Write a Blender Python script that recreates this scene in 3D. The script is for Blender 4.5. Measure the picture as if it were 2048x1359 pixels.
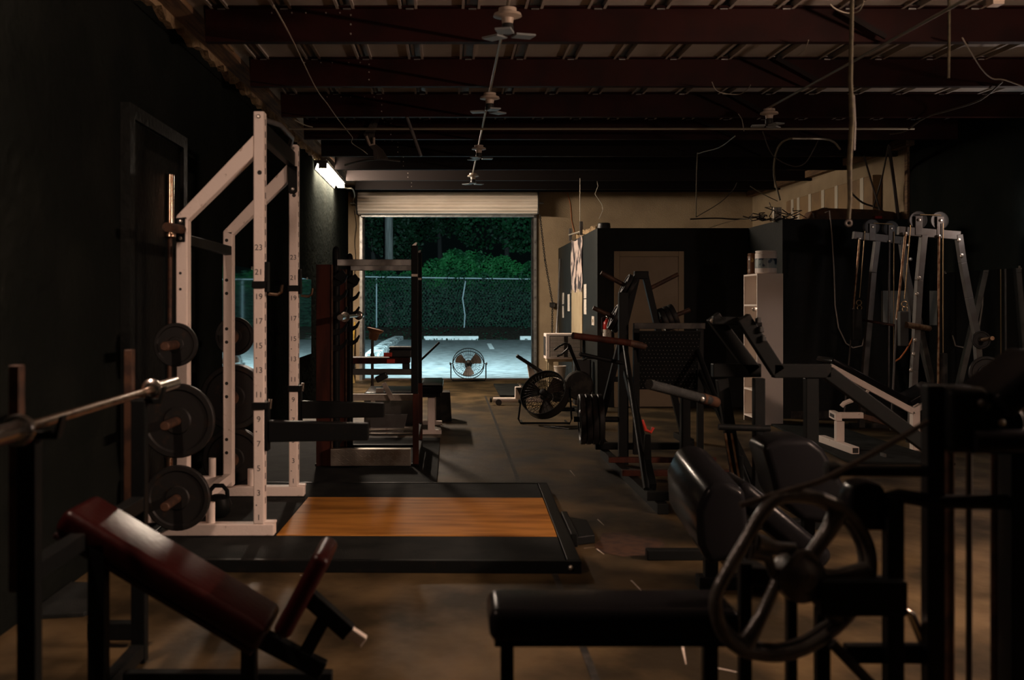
import bpy, bmesh, math, random
from mathutils import Vector as V, Matrix
random.seed(7)
for _o in list(bpy.data.objects): bpy.data.objects.remove(_o)
C = bpy.context.scene.collection
SC = bpy.context.scene
# ---------------------------------------------------------------- camera
F, CX, CY, H = 2200.0, 900.0, 610.0, 1.36          # focal length and vanishing point in photo pixels, eye height in metres
cd = bpy.data.cameras.new('camera'); cam = bpy.data.objects.new('camera', cd); C.objects.link(cam)
cam.location = (0, 0, H); cam.rotation_euler = (math.pi/2, 0, 0)
cd.sensor_width = 36; cd.lens = F/2048*36; cd.shift_x = (1024-CX)/2048; cd.shift_y = (CY-679.5)/2048
cd.clip_end = 300
cd.dof.use_dof = True; cd.dof.focus_distance = 12.5; cd.dof.aperture_fstop = 2.8
SC.camera = cam
# ---------------------------------------------------------------- world, exposure, large lights
w = bpy.data.worlds.new('night'); SC.world = w; w.use_nodes = True
w.node_tree.nodes['Background'].inputs[0].default_value = (0.010, 0.022, 0.022, 1)
w.node_tree.nodes['Background'].inputs[1].default_value = 0.10
SC.view_settings.view_transform = 'Standard'; SC.view_settings.look = 'None'
SC.view_settings.gamma = 1; SC.view_settings.use_curve_mapping = False
SC.view_settings.exposure = 0.0
WARM = (1.0, 0.66, 0.44); PINK = (1.0, 0.68, 0.52); COOL = (0.58, 0.90, 1.0)
L1_E, L2_E, L3_W, L4_W, OUT_W = 400.0, 660.0, 5.0, 58.0, 2200.0
def area(name, loc, rot, sx, sy, watt, col, spread=180):
    d = bpy.data.lights.new(name, 'AREA'); d.shape = 'RECTANGLE'; d.size = sx; d.size_y = sy
    d.energy = watt; d.color = col; d.spread = math.radians(spread)
    o = bpy.data.objects.new(name, d); C.objects.link(o); o.location = loc; o.rotation_euler = rot
    return o
wall_lamp_light = area('wall_lamp_light', (5.36, 10.27, 2.25), (0, math.radians(90), 0), 0.10, 0.10, L3_W, PINK)
front_lamp_light = area('front_lamp_light', (-1.6, 3.6, 2.72), (math.radians(18), 0, 0), 0.10, 1.15, L4_W, PINK)
yard_light = area('yard_lamp_light', (-0.6, 20.62, 4.6), (math.radians(80), 0, 0), 0.35, 0.25, OUT_W, COOL)
# ---------------------------------------------------------------- helpers
def at(px, py, Y):
    """photo pixel + real distance from the lens plane -> point"""
    return V(((px-CX)*Y/F, Y, H-(py-CY)*Y/F))
def fy(py): return H*F/(py-CY)
class MB:
    def __init__(s): s.v = []; s.f = []
    def add(s, vs, fs):
        n = len(s.v); s.v += [tuple(a) for a in vs]; s.f += [tuple(i+n for i in f) for f in fs]; return s
    def box(s, x0, x1, y0, y1, z0, z1):
        return s.add([(x, y, z) for z in (z0, z1) for y in (y0, y1) for x in (x0, x1)],
                     [(0,2,3,1),(4,5,7,6),(0,1,5,4),(2,6,7,3),(0,4,6,2),(1,3,7,5)])
    def obox(s, c, a, b, d):                       # centre and three half vectors
        c = V(c); a = V(a); b = V(b); d = V(d)
        return s.add([c+i*a+j*b+k*d for k in (-1,1) for j in (-1,1) for i in (-1,1)],
                     [(0,2,3,1),(4,5,7,6),(0,1,5,4),(2,6,7,3),(0,4,6,2),(1,3,7,5)])
    def beam(s, p, q, w, h, up=(0,0,1)):
        p = V(p); q = V(q); d = (q-p); u = V(up); L = d.length/2; d.normalize()
        if abs(d.dot(u)) > 0.98: u = V((0,1,0))
        a = d.cross(u).normalized(); b = a.cross(d).normalized()
        return s.obox((p+q)/2, a*w/2, d*L, b*h/2)
    def tube(s, p, q, r, n=12, r2=None, cap=True):
        p = V(p); q = V(q); r2 = r if r2 is None else r2
        d = (q-p).normalized(); u = V((0,0,1)) if abs(d.z) < .9 else V((1,0,0))
        a = d.cross(u).normalized(); b = d.cross(a).normalized()
        vs = []
        for c, rr in ((p, r), (q, r2)):
            vs += [c + a*rr*math.cos(2*math.pi*i/n) + b*rr*math.sin(2*math.pi*i/n) for i in range(n)]
        fs = [(i, i+n, (i+1) % n+n, (i+1) % n) for i in range(n)]
        if cap: fs += [tuple(range(n)), tuple(reversed(range(n, 2*n)))]
        return s.add(vs, fs)
    def path(s, pts, r, n=8, closed=False):
        pts = [V(p) for p in pts]; m = len(pts); vs = []; prev = None
        for k, p in enumerate(pts):
            if closed: t = pts[(k+1) % m]-pts[k-1]
            else: t = pts[min(k+1, m-1)]-pts[max(k-1, 0)]
            t.normalize()
            if prev is None:
                u = V((0,0,1)) if abs(t.z) < .9 else V((1,0,0)); a = t.cross(u).normalized()
            else: a = (prev - t*prev.dot(t)).normalized()
            prev = a; b = t.cross(a)
            rr = r[k] if isinstance(r, (list, tuple)) else r
            vs += [p+a*rr*math.cos(2*math.pi*i/n)+b*rr*math.sin(2*math.pi*i/n) for i in range(n)]
        fs = []
        for k in range(m if closed else m-1):
            k2 = (k+1) % m
            fs += [(k*n+i, k2*n+i, k2*n+(i+1) % n, k*n+(i+1) % n) for i in range(n)]
        if not closed: fs += [tuple(range(n)), tuple(reversed(range((m-1)*n, m*n)))]
        return s.add(vs, fs)
    def prism(s, poly, off, base=None):            # 3d polygon extruded by a vector
        n = len(poly); off = V(off); p = [V(a) for a in poly]
        return s.add(p+[a+off for a in p], [tuple(reversed(range(n))), tuple(range(n, 2*n))] +
                     [(i, (i+1) % n, (i+1) % n+n, i+n) for i in range(n)])
    def lathe(s, c, axis, prof, n=24, cap=True):   # prof: (radius, offset along axis)
        c = V(c); d = V(axis).normalized(); u = V((0,0,1)) if abs(d.z) < .9 else V((1,0,0))
        a = d.cross(u).normalized(); b = d.cross(a).normalized(); m = len(prof); vs = []
        for r, t in prof: vs += [c+d*t+a*r*math.cos(2*math.pi*i/n)+b*r*math.sin(2*math.pi*i/n) for i in range(n)]
        fs = [(k*n+i, (k+1)*n+i, (k+1)*n+(i+1) % n, k*n+(i+1) % n) for k in range(m-1) for i in range(n)]
        if cap: fs += [tuple(range(n)), tuple(reversed(range((m-1)*n, m*n)))]
        return s.add(vs, fs)
    def ring(s, c, axis, R, r, n=32, k=6, sx=1, sz=1):
        c = V(c); d = V(axis).normalized(); u = V((0,0,1)) if abs(d.z) < .9 else V((1,0,0))
        a = d.cross(u).normalized(); b = d.cross(a).normalized()
        return s.path([c+a*R*math.cos(2*math.pi*i/n)+b*R*math.sin(2*math.pi*i/n) for i in range(n)], r, k, True)
    def build(s, name, mat, parent=None, bev=0, seg=2, smooth=None, origin=None):
        return mkobj(name, s.v, s.f, mat, parent, bev, seg, smooth, origin)
def worldloc(o):
    p = V((0,0,0))
    while o: p += o.location; o = o.parent
    return p
def mkobj(name, vs, fs, mat, parent=None, bev=0, seg=2, smooth=None, origin=None):
    me = bpy.data.meshes.new(name)
    xs = [v[0] for v in vs]; ys = [v[1] for v in vs]; zs = [v[2] for v in vs]
    o0 = V(origin) if origin is not None else V(((min(xs)+max(xs))/2, (min(ys)+max(ys))/2, min(zs) if parent is None else (min(zs)+max(zs))/2))
    me.from_pydata([(v[0]-o0.x, v[1]-o0.y, v[2]-o0.z) for v in vs], [], fs)
    bm = bmesh.new(); bm.from_mesh(me)
    bmesh.ops.recalc_face_normals(bm, faces=bm.faces)
    if bev:
        es = [e for e in bm.edges if e.is_manifold and e.calc_face_angle(0) > 0.5]
        bmesh.ops.bevel(bm, geom=es, offset=bev, segments=seg, profile=0.5, affect='EDGES', clamp_overlap=True)
    bm.to_mesh(me); bm.free()
    if smooth is None: smooth = bool(bev) and seg > 2
    if smooth:
        for p in me.polygons: p.use_smooth = True
        me.set_sharp_from_angle(angle=math.radians(38))
    if mat: me.materials.append(M[mat] if isinstance(mat, str) else mat)
    o = bpy.data.objects.new(name, me); C.objects.link(o)
    o.location = o0 - (worldloc(parent) if parent else V((0,0,0)))
    if parent: o.parent = parent
    return o
def thing(name, label, cat, loc=(0,0,0), group=None, rotz=0):
    o = bpy.data.objects.new(name, None); C.objects.link(o); o.empty_display_size = .1
    o.location = loc; o.rotation_euler = (0, 0, rotz)
    return tag(o, label, cat, group)
def tag(o, label=None, cat=None, group=None, kind=None):
    if label: o['label'] = label
    if cat: o['category'] = cat
    if group: o['group'] = group
    if kind: o['kind'] = kind
    return o
def struct(o, label=None): o['kind'] = 'structure'; return tag(o, label)
def inst(src, loc, parent=None, rot=None, name=None):   # another piece sharing src's mesh
    o = bpy.data.objects.new(name or src.name.split('.')[0], src.data); C.objects.link(o)
    o.location = V(loc)-(worldloc(parent) if parent else V((0,0,0)))
    if rot: o.rotation_euler = rot
    if parent: o.parent = parent
    return o
def clone(root, loc, label=None, rotz=None):
    r = root.copy(); C.objects.link(r); r.location = loc
    if rotz is not None: r.rotation_euler = (0, 0, rotz)
    if label: r['label'] = label
    for ch in list(root.children):
        c = ch.copy(); C.objects.link(c); c.parent = r
        for g in list(ch.children):
            k = g.copy(); C.objects.link(k); k.parent = c
    return r
# ---------------------------------------------------------------- materials
M = {}
def mat(name, col, rough=.5, metal=0, col2=None, lo=.45, hi=.6, scale=6, bump=0, bscale=60, emit=None, es=0, stretch=(1,1,1), spec=.5, detail=4, rough2=None, alpha=None, coords='Object'):
    m = bpy.data.materials.new(name); M[name] = m; m.use_nodes = True
    nt = m.node_tree; N = nt.nodes; L = nt.links; b = N['Principled BSDF']
    b.inputs['Base Color'].default_value = (*col, 1); b.inputs['Roughness'].default_value = rough
    b.inputs['Metallic'].default_value = metal; b.inputs['Specular IOR Level'].default_value = spec
    if col2 or bump or rough2 is not None:
        tc = N.new('ShaderNodeTexCoord'); mp = N.new('ShaderNodeMapping'); mp.inputs['Scale'].default_value = stretch
        L.new(tc.outputs[coords], mp.inputs[0])
    if col2 or rough2 is not None:
        nz = N.new('ShaderNodeTexNoise'); nz.inputs['Scale'].default_value = scale; nz.inputs['Detail'].default_value = detail
        L.new(mp.outputs[0], nz.inputs['Vector'])
        mr = N.new('ShaderNodeMapRange'); mr.inputs[1].default_value = lo; mr.inputs[2].default_value = hi
        L.new(nz.outputs['Fac'], mr.inputs[0])
        if col2:
            mx = N.new('ShaderNodeMix'); mx.data_type = 'RGBA'
            mx.inputs[6].default_value = (*col, 1); mx.inputs[7].default_value = (*col2, 1)
            L.new(mr.outputs[0], mx.inputs[0]); L.new(mx.outputs[2], b.inputs['Base Color'])
        if rough2 is not None:
            r2 = N.new('ShaderNodeMapRange'); r2.inputs[3].default_value = rough; r2.inputs[4].default_value = rough2
            L.new(mr.outputs[0], r2.inputs[0]); L.new(r2.outputs[0], b.inputs['Roughness'])
    if bump:
        n2 = N.new('ShaderNodeTexNoise'); n2.inputs['Scale'].default_value = bscale; n2.inputs['Detail'].default_value = 3
        bp = N.new('ShaderNodeBump'); bp.inputs['Strength'].default_value = bump; bp.inputs['Distance'].default_value = .02
        L.new(mp.outputs[0], n2.inputs['Vector']); L.new(n2.outputs['Fac'], bp.inputs['Height']); L.new(bp.outputs[0], b.inputs['Normal'])
    if emit:
        b.inputs['Emission Color'].default_value = (*emit, 1); b.inputs['Emission Strength'].default_value = es
    return m
mat('black_paint', (.008,.0092,.0085), .55, col2=(.010,.011,.010), scale=3, bump=.25, bscale=25, spec=.08)
mat('black_wall', (.0085,.0100,.0090), .5, col2=(.011,.0125,.011), scale=2, bump=.6, bscale=14, spec=0.0)
mat('black_office', (.0095,.0115,.0108), .6, col2=(.0125,.0145,.0135), scale=2, bump=.2, bscale=30, spec=.2)
mat('beige_wall', (.36,.27,.165), .85, col2=(.26,.19,.115), lo=.4, hi=.75, scale=2.2, bump=.5, bscale=70)
mat('beige_trim', (.40,.31,.20), .6)
mat('door_paint', (.38,.29,.195), .55, col2=(.33,.25,.165), scale=2)
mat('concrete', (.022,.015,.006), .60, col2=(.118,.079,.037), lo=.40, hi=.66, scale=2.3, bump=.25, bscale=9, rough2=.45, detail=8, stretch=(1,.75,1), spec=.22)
mat('deck_metal', (.50,.47,.42), .55, 0, col2=(.38,.35,.31), scale=2)
mat('red_oxide', (.020,.0038,.003), .6, col2=(.013,.003,.0026), scale=3, spec=.12)
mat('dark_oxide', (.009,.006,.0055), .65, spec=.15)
mat('wood_trim', (.20,.115,.055), .8, col2=(.10,.055,.03), scale=5, stretch=(8,.4,8))
mat('insulation', (.34,.235,.125), .95, col2=(.20,.13,.07), scale=9, bump=1, bscale=40)
mat('galv', (.40,.40,.38), .42, .85, col2=(.28,.28,.27), scale=12)
mat('conduit', (.30,.27,.21), .45, .7)
mat('white_roll', (.86,.77,.66), .42, 0, col2=(.74,.65,.54), scale=4, stretch=(.3,1,1))
mat('white_paint', (.88,.76,.69), .48, col2=(.40,.29,.22), lo=.66, hi=.74, scale=22, bump=.08, bscale=50)
mat('offwhite', (.70,.62,.54), .5, col2=(.58,.50,.43), scale=9)
mat('white_lam', (.85,.75,.68), .55)
mat('black_metal', (.0075,.0085,.0085), .45, .0, spec=.07, col2=(.014,.012,.011), lo=.6, hi=.75, scale=18)
mat('black_plastic', (.014,.015,.015), .45)
mat('black_rubber', (.022,.024,.024), .75, spec=.2, col2=(.032,.034,.033), scale=25, bump=.3, bscale=160)
mat('mat_rubber', (.014,.016,.0155), .8, spec=.08, col2=(.022,.024,.023), scale=5, bump=.3, bscale=140)
mat('vinyl', (.008,.008,.009), .22, bump=.05, bscale=45, spec=.06)
mat('vinyl_torn', (.008,.008,.009), .32, col2=(.16,.10,.06), lo=.69, hi=.72, scale=7, spec=.07)
mat('vinyl_red', (.020,.0024,.0022), .33, bump=.08, bscale=40, spec=.26)
mat('vinyl_dark', (.022,.008,.008), .42)
mat('iron', (.014,.0135,.013), .48, .0, spec=.22, col2=(.034,.022,.015), lo=.58, hi=.72, scale=14)
mat('cast_wheel', (.075,.070,.062), .34, 0, col2=(.04,.035,.030), scale=9, bump=.2, bscale=40, spec=.6)
mat('rust', (.085,.038,.019), .6, .2, col2=(.035,.016,.010), scale=14)
mat('rust_steel', (.36,.24,.15), .36, .85, col2=(.20,.10,.055), scale=16)
mat('chrome', (.72,.66,.60), .20, 1, col2=(.50,.40,.32), lo=.6, hi=.7, scale=24)
mat('chrome_rust', (.62,.46,.34), .24, 1, col2=(.32,.16,.09), lo=.5, hi=.62, scale=20, stretch=(6,1,6))
mat('bolt', (.70,.66,.60), .3, .9)
mat('steel_frame', (.13,.125,.12), .45, .4, col2=(.11,.10,.095), scale=8)
mat('steel_dark', (.022,.022,.021), .5, .0, spec=.15, col2=(.055,.05,.044), scale=10)
mat('wood_plat', (.52,.225,.045), .55, spec=.06, col2=(.26,.10,.018), lo=.42, hi=.72, scale=3.4, stretch=(.6,3.6,1), detail=7)
mat('plank_red', (.055,.014,.008), .62, spec=.15, col2=(.026,.008,.005), scale=4, stretch=(3,3,.5))
mat('alu', (.55,.50,.43), .33, .9, col2=(.30,.24,.18), lo=.4, hi=.7, scale=7)
mat('cable', (.42,.30,.16), .4, .8)
mat('wire_white', (.32,.285,.22), .6)
mat('wire_dark', (.05,.04,.032), .6)
mat('wire_orange', (.55,.16,.03), .5)
mat('ceramic', (.48,.39,.31), .4)
mat('led_panel', (.22,.24,.24), .4, .0)
mat('red_paint', (.42,.022,.018), .30)
mat('bright_red', (.62,.05,.03), .4)  # plain bright red surface colour, no emission
mat('paper', (.66,.60,.52), .8, col2=(.06,.05,.05), lo=.60, hi=.64, scale=30, stretch=(1,4,1))
mat('poster', (.62,.50,.44), .6, col2=(.03,.025,.03), lo=.46, hi=.56, scale=4.5, stretch=(1,1,1), detail=4)
mat('label', (.58,.53,.46), .6, col2=(.12,.10,.09), lo=.55, hi=.6, scale=60, stretch=(1,1,3))
mat('ply', (.42,.34,.21), .75, col2=(.36,.28,.17), scale=3)
mat('tub_label', (.30,.36,.36), .35, col2=(.03,.06,.10), lo=.48, hi=.55, scale=14)
mat('tub_green', (.16,.20,.12), .35, col2=(.40,.30,.22), scale=10)
mat('tub_amber', (.11,.045,.02), .25, col2=(.35,.20,.06), lo=.6, hi=.68, scale=20)
mat('duct', (.24,.155,.075), .7, col2=(.18,.11,.055), scale=3)
mat('tape', (.52,.47,.38), .5, .2)
mat('plywood_dark', (.16,.075,.03), .8, col2=(.08,.04,.02), scale=6)
mat('mirror', (.80,.84,.82), .03, 1)
mat('grey_panel', (.36,.38,.36), .6)
mat('bristle', (.30,.20,.06), .8)
mat('strap', (.060,.050,.024), .8, col2=(.032,.025,.012), scale=30)
mat('yellow', (.55,.33,.04), .5)
mat('copper', (.26,.13,.075), .4, .7)
mat('lamp_glow', (.9,.8,.7), .5, emit=(1.0,.80,.62), es=L1_E)
mat('lamp_glow2', (.9,.8,.7), .5, emit=PINK, es=L2_E)
mat('lamp_glow3', (.9,.8,.7), .5, emit=(.8,.9,1.0), es=45)
mat('lamp_glow_out', (.9,.9,.9), .5, emit=COOL, es=8)
mat('asphalt', (.30,.31,.305), .9, spec=.1, col2=(.13,.135,.13), lo=.40, hi=.66, scale=9, bump=.8, bscale=30, detail=9, stretch=(.5,1.2,1))
mat('mulch', (.030,.022,.016), .95, spec=.1, col2=(.060,.050,.038), scale=14, bump=1, bscale=30, detail=8)
mat('stop_paint', (.95,.95,.92), .7, col2=(.80,.80,.77), scale=6)
mat('kerb_paint', (.95,.97,.95), .7, col2=(.16,.17,.16), lo=.52, hi=.58, scale=4, detail=6)
mat('fence_steel', (.42,.50,.52), .5, .0)
mat('fence_wire', (.018,.022,.022), .6, .0)
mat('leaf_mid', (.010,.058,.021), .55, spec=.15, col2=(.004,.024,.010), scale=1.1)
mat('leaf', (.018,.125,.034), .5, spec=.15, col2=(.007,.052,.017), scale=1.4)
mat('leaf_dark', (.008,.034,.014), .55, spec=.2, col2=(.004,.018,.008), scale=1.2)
mat('leaf_dry', (.018,.062,.034), .6, spec=.15, col2=(.006,.040,.020), scale=1.5)
mat('bark_dark', (.02,.018,.016), .9)
mat('bark', (.20,.19,.175), .9, col2=(.12,.115,.105), scale=6, stretch=(4,4,.3))
mat('fan_blade', (.055,.038,.027), .5, .0)
mat('print_black', (.02,.018,.016), .7)
mat('blue_led', (.05,.2,.6), .4, emit=(.05,.35,1.0), es=1.5)
# ================================================================ the setting
XL, XR, YB = -1.85, 5.5, 20.0
def zb(Y): return 3.06+.02*(Y-7.1)            # underside of the purlins (roof rises towards the back)
def zd(Y): return zb(Y)+.225                  # underside of the roof deck
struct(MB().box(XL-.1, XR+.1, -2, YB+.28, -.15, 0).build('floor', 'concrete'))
jm = MB()                                     # saw-cut joint in the slab, standing as a filled strip
jm.box(.515, .545, 2.5, 16.5, 0, .0012)
J = jm.build('joint_filler', 'steel_dark', bpy.data.objects['floor'])
sc_ = MB()
for (a_, b_), (c_, d_), w0 in (((1193,1097),(1208,1108),.012),((1262,1160),(1290,1188),.010),((1168,1096),(1190,1094),.008),((1364,1286),(1372,1328),.012),((1432,1335),(1480,1345),.012),((350,1190),(395,1230),.010),((1195,1038),(1208,1050),.010),((1140,940),(1150,952),.012),((600,1150),(640,1155),.008)):
    p0 = V(((a_-CX)*fy(b_)/F, fy(b_), .0012)); p1 = V(((c_-CX)*fy(d_)/F, fy(d_), .0012)); sd_ = (p1-p0).cross(V((0,0,1))).normalized()*w0*.5
    sc_.add([p0-sd_, p1-sd_*.3, p1+sd_*.3, p0+sd_], [(0,1,2,3)])
sc_.build('scuff_marks', 'offwhite', bpy.data.objects['floor'])
MB().prism([(1.02+.20*math.cos(i*.52)*(1+.2*math.sin(i*2.1)), 6.25+.32*math.sin(i*.52)*(1+.15*math.cos(i*1.7)), 0.0) for i in range(12)], (0,0,.001)).build('orange_patch', 'rust', bpy.data.objects['floor'])  # thin irregular orange-brown patch on the slab
struct(MB().box(XL-.2, XL, -2, YB+.25, -.1, 3.62).build('wall_left', 'black_wall'))
struct(MB().box(XR, XR+.2, -2, 13.2, -.1, 3.62).build('wall_right', 'black_wall'))
struct(MB().box(XR, XR+.2, 13.2, YB+.25, -.1, 3.62).build('wall_right', 'beige_wall'))
DX0, DX1, DZ = -1.59, 1.52, 3.0
wb = MB().box(XL, DX0, YB, YB+.25, -.1, 3.62).box(DX1, XR, YB, YB+.25, -.1, 3.62).box(DX0, DX1, YB, YB+.25, DZ, 3.62)
WB = struct(wb.build('wall_back', 'beige_wall'))
# black strip of beam over the back wall
struct(MB().box(XL, XR, YB-.07, YB-.002, 3.42, 3.60).build('trim_1', 'dark_oxide'))
# ---- ceiling
cs = MB(); cs.add([(XL-.1,-2,zd(-2)+.055),(XR+.1,-2,zd(-2)+.055),(XR+.1,YB+.4,zd(YB+.4)+.055),(XL-.1,YB+.4,zd(YB+.4)+.055),
        (XL-.1,-2,zd(-2)+.12),(XR+.1,-2,zd(-2)+.12),(XR+.1,YB+.4,zd(YB+.4)+.12),(XL-.1,YB+.4,zd(YB+.4)+.12)],
        [(3,2,1,0),(4,5,6,7),(0,1,5,4),(1,2,6,5),(2,3,7,6),(3,0,4,7)])
CEIL = struct(cs.build('ceiling', 'deck_metal'))
x = XL+.02
while x < XR-.3:
    p = MB(); y0, y1 = -1.9, YB-.02
    for a, b, dz0, dz1 in ((x, x+.285, 0, .010), (x-.018, x, -.014, .030), (x+.285, x+.303, -.014, .030), (x+.318, x+.336, .006, .052)):
        p.add([(a,y0,zd(y0)+dz0),(b,y0,zd(y0)+dz0),(b,y1,zd(y1)+dz0),(a,y1,zd(y1)+dz0),(a,y0,zd(y0)+dz1),(b,y0,zd(y0)+dz1),(b,y1,zd(y1)+dz1),(a,y1,zd(y1)+dz1)],
              [(3,2,1,0),(4,5,6,7),(0,1,5,4),(1,2,6,5),(2,3,7,6),(3,0,4,7)])
    p.build('deck_panel', 'deck_metal', CEIL)
    x += .405
k = 0
for Y in [2.3, 3.9, 5.5, 7.1, 8.7, 10.3, 11.9, 13.5, 15.1, 16.7, 18.3]:
    z = zb(Y)
    prof = [(Y-.0, z), (Y+.07, z), (Y+.07, z+.008), (Y+.010, z+.008), (Y+.010, z+.212), (Y-.05, z+.212), (Y-.05, z+.22), (Y, z+.22)]
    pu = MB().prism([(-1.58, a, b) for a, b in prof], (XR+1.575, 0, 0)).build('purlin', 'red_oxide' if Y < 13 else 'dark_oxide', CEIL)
    bm_ = MB()
    for i in range(3): bm_.tube((-.64, Y, z+.05+.06*i), (-.64, Y-.008, z+.05+.06*i), .006, 6)
    for i in range(5): bm_.tube((-1.15+.11*i+.02*(i % 2), Y, z+.185), (-1.15+.11*i+.02*(i % 2), Y-.008, z+.185), .005, 6)
    tag(bm_.build('bolt_heads', 'bolt', pu), kind='stuff')
    if Y > 7 and Y < 13:                      # clips where the panels meet the purlin
        c = MB()
        for i in range(17): c.box(XL+.35+.405*i, XL+.40+.405*i, Y-.012, Y, z+.205, z+.235)
        tag(c.build('panel_clips', 'galv', pu), kind='stuff')
for px1, py1, px2, py2, Y in ((1690, 26, 1772, 74, 7.02), (1553, 116, 1637, 162, 8.62), (1462, 188, 1533, 228, 10.22), (1390, 238, 1470, 272, 11.82)):
    MB().beam(at(px1, py1, Y), at(px2, py2, Y), .012, .035).build('purlin_brace', 'dark_oxide', CEIL)
# brown eave beam and ragged insulation along the top of the left wall
eb = MB()
for (a, b, lo, hi) in ((-1.85, -1.66, .18, .26),):
    eb.add([(a,0,zb(0)+lo),(b,0,zb(0)+lo),(b,YB,zb(YB)+lo),(a,YB,zb(YB)+lo),(a,0,zb(0)+hi),(b,0,zb(0)+hi),(b,YB,zb(YB)+hi),(a,YB,zb(YB)+hi)],
           [(3,2,1,0),(4,5,6,7),(0,1,5,4),(1,2,6,5),(2,3,7,6),(3,0,4,7)])
TR2 = struct(eb.build('trim_2', 'wood_trim'))
ins = MB(); n = 120; pv = []
for i in range(n+1):
    Y = 4+i*(15.2-4)/n; d = .018*math.sin(i*.9)+.014*math.sin(i*2.3+1)+random.uniform(-.01, .01)
    pv += [(XL+.003, Y, zb(Y)+.13+d), (XL+.055+d*.4, Y, zb(Y)+.13+d), (XL+.05, Y, zb(Y)+.185), (XL+.003, Y, zb(Y)+.185)]
ins.add(pv, [(4*i+j, 4*i+4+j, 4*i+4+(j+1) % 4, 4*i+(j+1) % 4) for i in range(n) for j in range(4)]+[(0,1,2,3),(4*n+3,4*n+2,4*n+1,4*n)])
ins.build('insulation_strip', 'insulation', TR2, smooth=True)
for Y in (7.5, 9.1, 10.7):                    # tan blocking between purlins above the eave beam
    MB().beam((-1.66, Y, zb(Y)+.235), (-1.66, Y+.9, zb(Y+.9)+.235), .03, .06).build('blocking', 'insulation', TR2)
# ---- office block
OX, OX2, OY, OY2, OZ = 1.97, 3.99, 14.7, 13.2, 2.39
struct(MB().box(OX, OX+.1, OY, YB, 0, OZ).build('wall_office_left', 'black_office'))
struct(MB().box(OX+.1, OX2+.1, OY, OY+.1, 0, OZ).build('wall_office_front', 'black_office'))
struct(MB().box(OX2, OX2+.1, OY2, OY, 0, OZ).build('wall_store_left', 'black_office'))
struct(MB().box(OX2+.1, XR, OY2, OY2+.1, 0, OZ).build('wall_store_front', 'black_office'))
struct(MB().box(OX+.1, XR, OY+.1, YB, OZ-.06, OZ-.01).box(OX2+.1, XR, OY2+.1, OY+.1, OZ-.06, OZ-.01).build('ceiling_office', 'black_office'))
struct(MB().box(OX2+.1, XR, OY2-.012, OY2, 0, .09).build('baseboard_store', 'steel_dark'))
# office door
dx0, dx1, dt = 2.19, 3.12, 2.08
D1 = MB().box(dx0+.075, dx1-.075, OY-.022, OY-.001, .008, dt-.075).build('door_1', 'door_paint')
struct(D1)
fr = MB().box(dx0, dx0+.072, OY-.035, OY-.001, 0, dt).box(dx1-.072, dx1, OY-.035, OY-.001, 0, dt).box(dx0+.072, dx1-.072, OY-.035, OY-.001, dt-.072, dt)
fr.build('door_frame', 'beige_trim', D1, bev=.004)
MB().lathe((dx1-.14, OY-.022, 1.0), (0,-1,0), [(.028,0),(.03,.008),(.012,.012),(.012,.035),(.026,.045),(.03,.06),(.022,.075)], 14).build('door_knob', 'steel_dark', D1, smooth=True)
# black door in the left wall
D2 = MB().box(XL+.001, XL+.03, 6.27, 7.42, .01, 2.42).build('door_2', 'black_paint'); struct(D2)
MB().box(XL+.001, XL+.055, 6.17, 6.27, 0, 2.5).box(XL+.001, XL+.055, 7.42, 7.52, 0, 2.5).box(XL+.001, XL+.055, 6.27, 7.42, 2.42, 2.5).build('door_frame', 'black_paint', D2)
# ---- roll-up door
D3 = thing('door_3', None, None, (0, YB, 0)); struct(D3)
zc, yc, R = 3.19, 19.74, .195
n = 96; prof = []
for i in range(n):
    a = 2*math.pi*i/n; r = R*(1.02 if i % 6 in (0, 1, 2) else (.95 if i % 6 != 4 else .91)); prof.append((0, yc+r*math.cos(a), zc+r*math.sin(a)))
MB().prism([(DX0-.06, b, c) for _, b, c in prof], (DX1-DX0+.10, 0, 0)).build('curtain_roll', 'white_roll', D3, smooth=False)
MB().box(DX0-.02, DX1+.0, yc+.12, yc+.17, DZ-.05, DZ+.06).build('bottom_bar', 'galv', D3, bev=.006)
for xx, s in ((DX0-.08, 0), (DX1+.05, 1)):
    MB().box(xx-.008, xx+.008, yc-.20, YB-.002, zc-.20, zc+.20).build('end_bracket', 'steel_dark', D3)
MB().tube((DX0-.20, yc, zc), (DX1+.16, yc, zc), .018).build('axle', 'galv', D3, smooth=True)
for xx in (DX0-.05, DX1-.0):
    g = MB().box(xx, xx+.05, YB-.055, YB-.001, .0, DZ).build('guide_rail', 'galv', D3)
    for zz in (.5, 1.0, 1.5, 2.0, 2.5):
        MB().tube((xx+.025, YB-.055, zz), (xx+.025, YB-.062, zz), .008, 8).build('rail_bolt', 'steel_dark', g)
for xx in (DX0+.0, DX1-.03):
    MB().box(xx, xx+.03, YB+.001, YB+.24, 0, DZ).build('jamb_liner', 'steel_dark', D3)
MB().box(DX0, DX1, YB-.02, YB+.27, .001, .018).build('threshold', 'rust', D3)
def chain(name, pts, step, r, matn, parent=None):
    b = MB(); i = 0
    for a, c in zip(pts[:-1], pts[1:]):
        a = V(a); c = V(c); d = c-a; L = d.length; d.normalize(); t = 0
        while t < L:
            p = a+d*t; s1 = V((1,0,0)) if i % 2 else V((0,1,0)); s1 = (s1-d*s1.dot(d)).normalized()*step*.38
            e = d*step*.75
            b.path([p-e+s1*.5, p-e-s1*.5, p-e*.5-s1, p+e*.5-s1, p+e-s1*.5, p+e+s1*.5, p+e*.5+s1, p-e*.5+s1], r, 4, True)
            t += step; i += 1
    return b.build(name, matn, parent)
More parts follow.
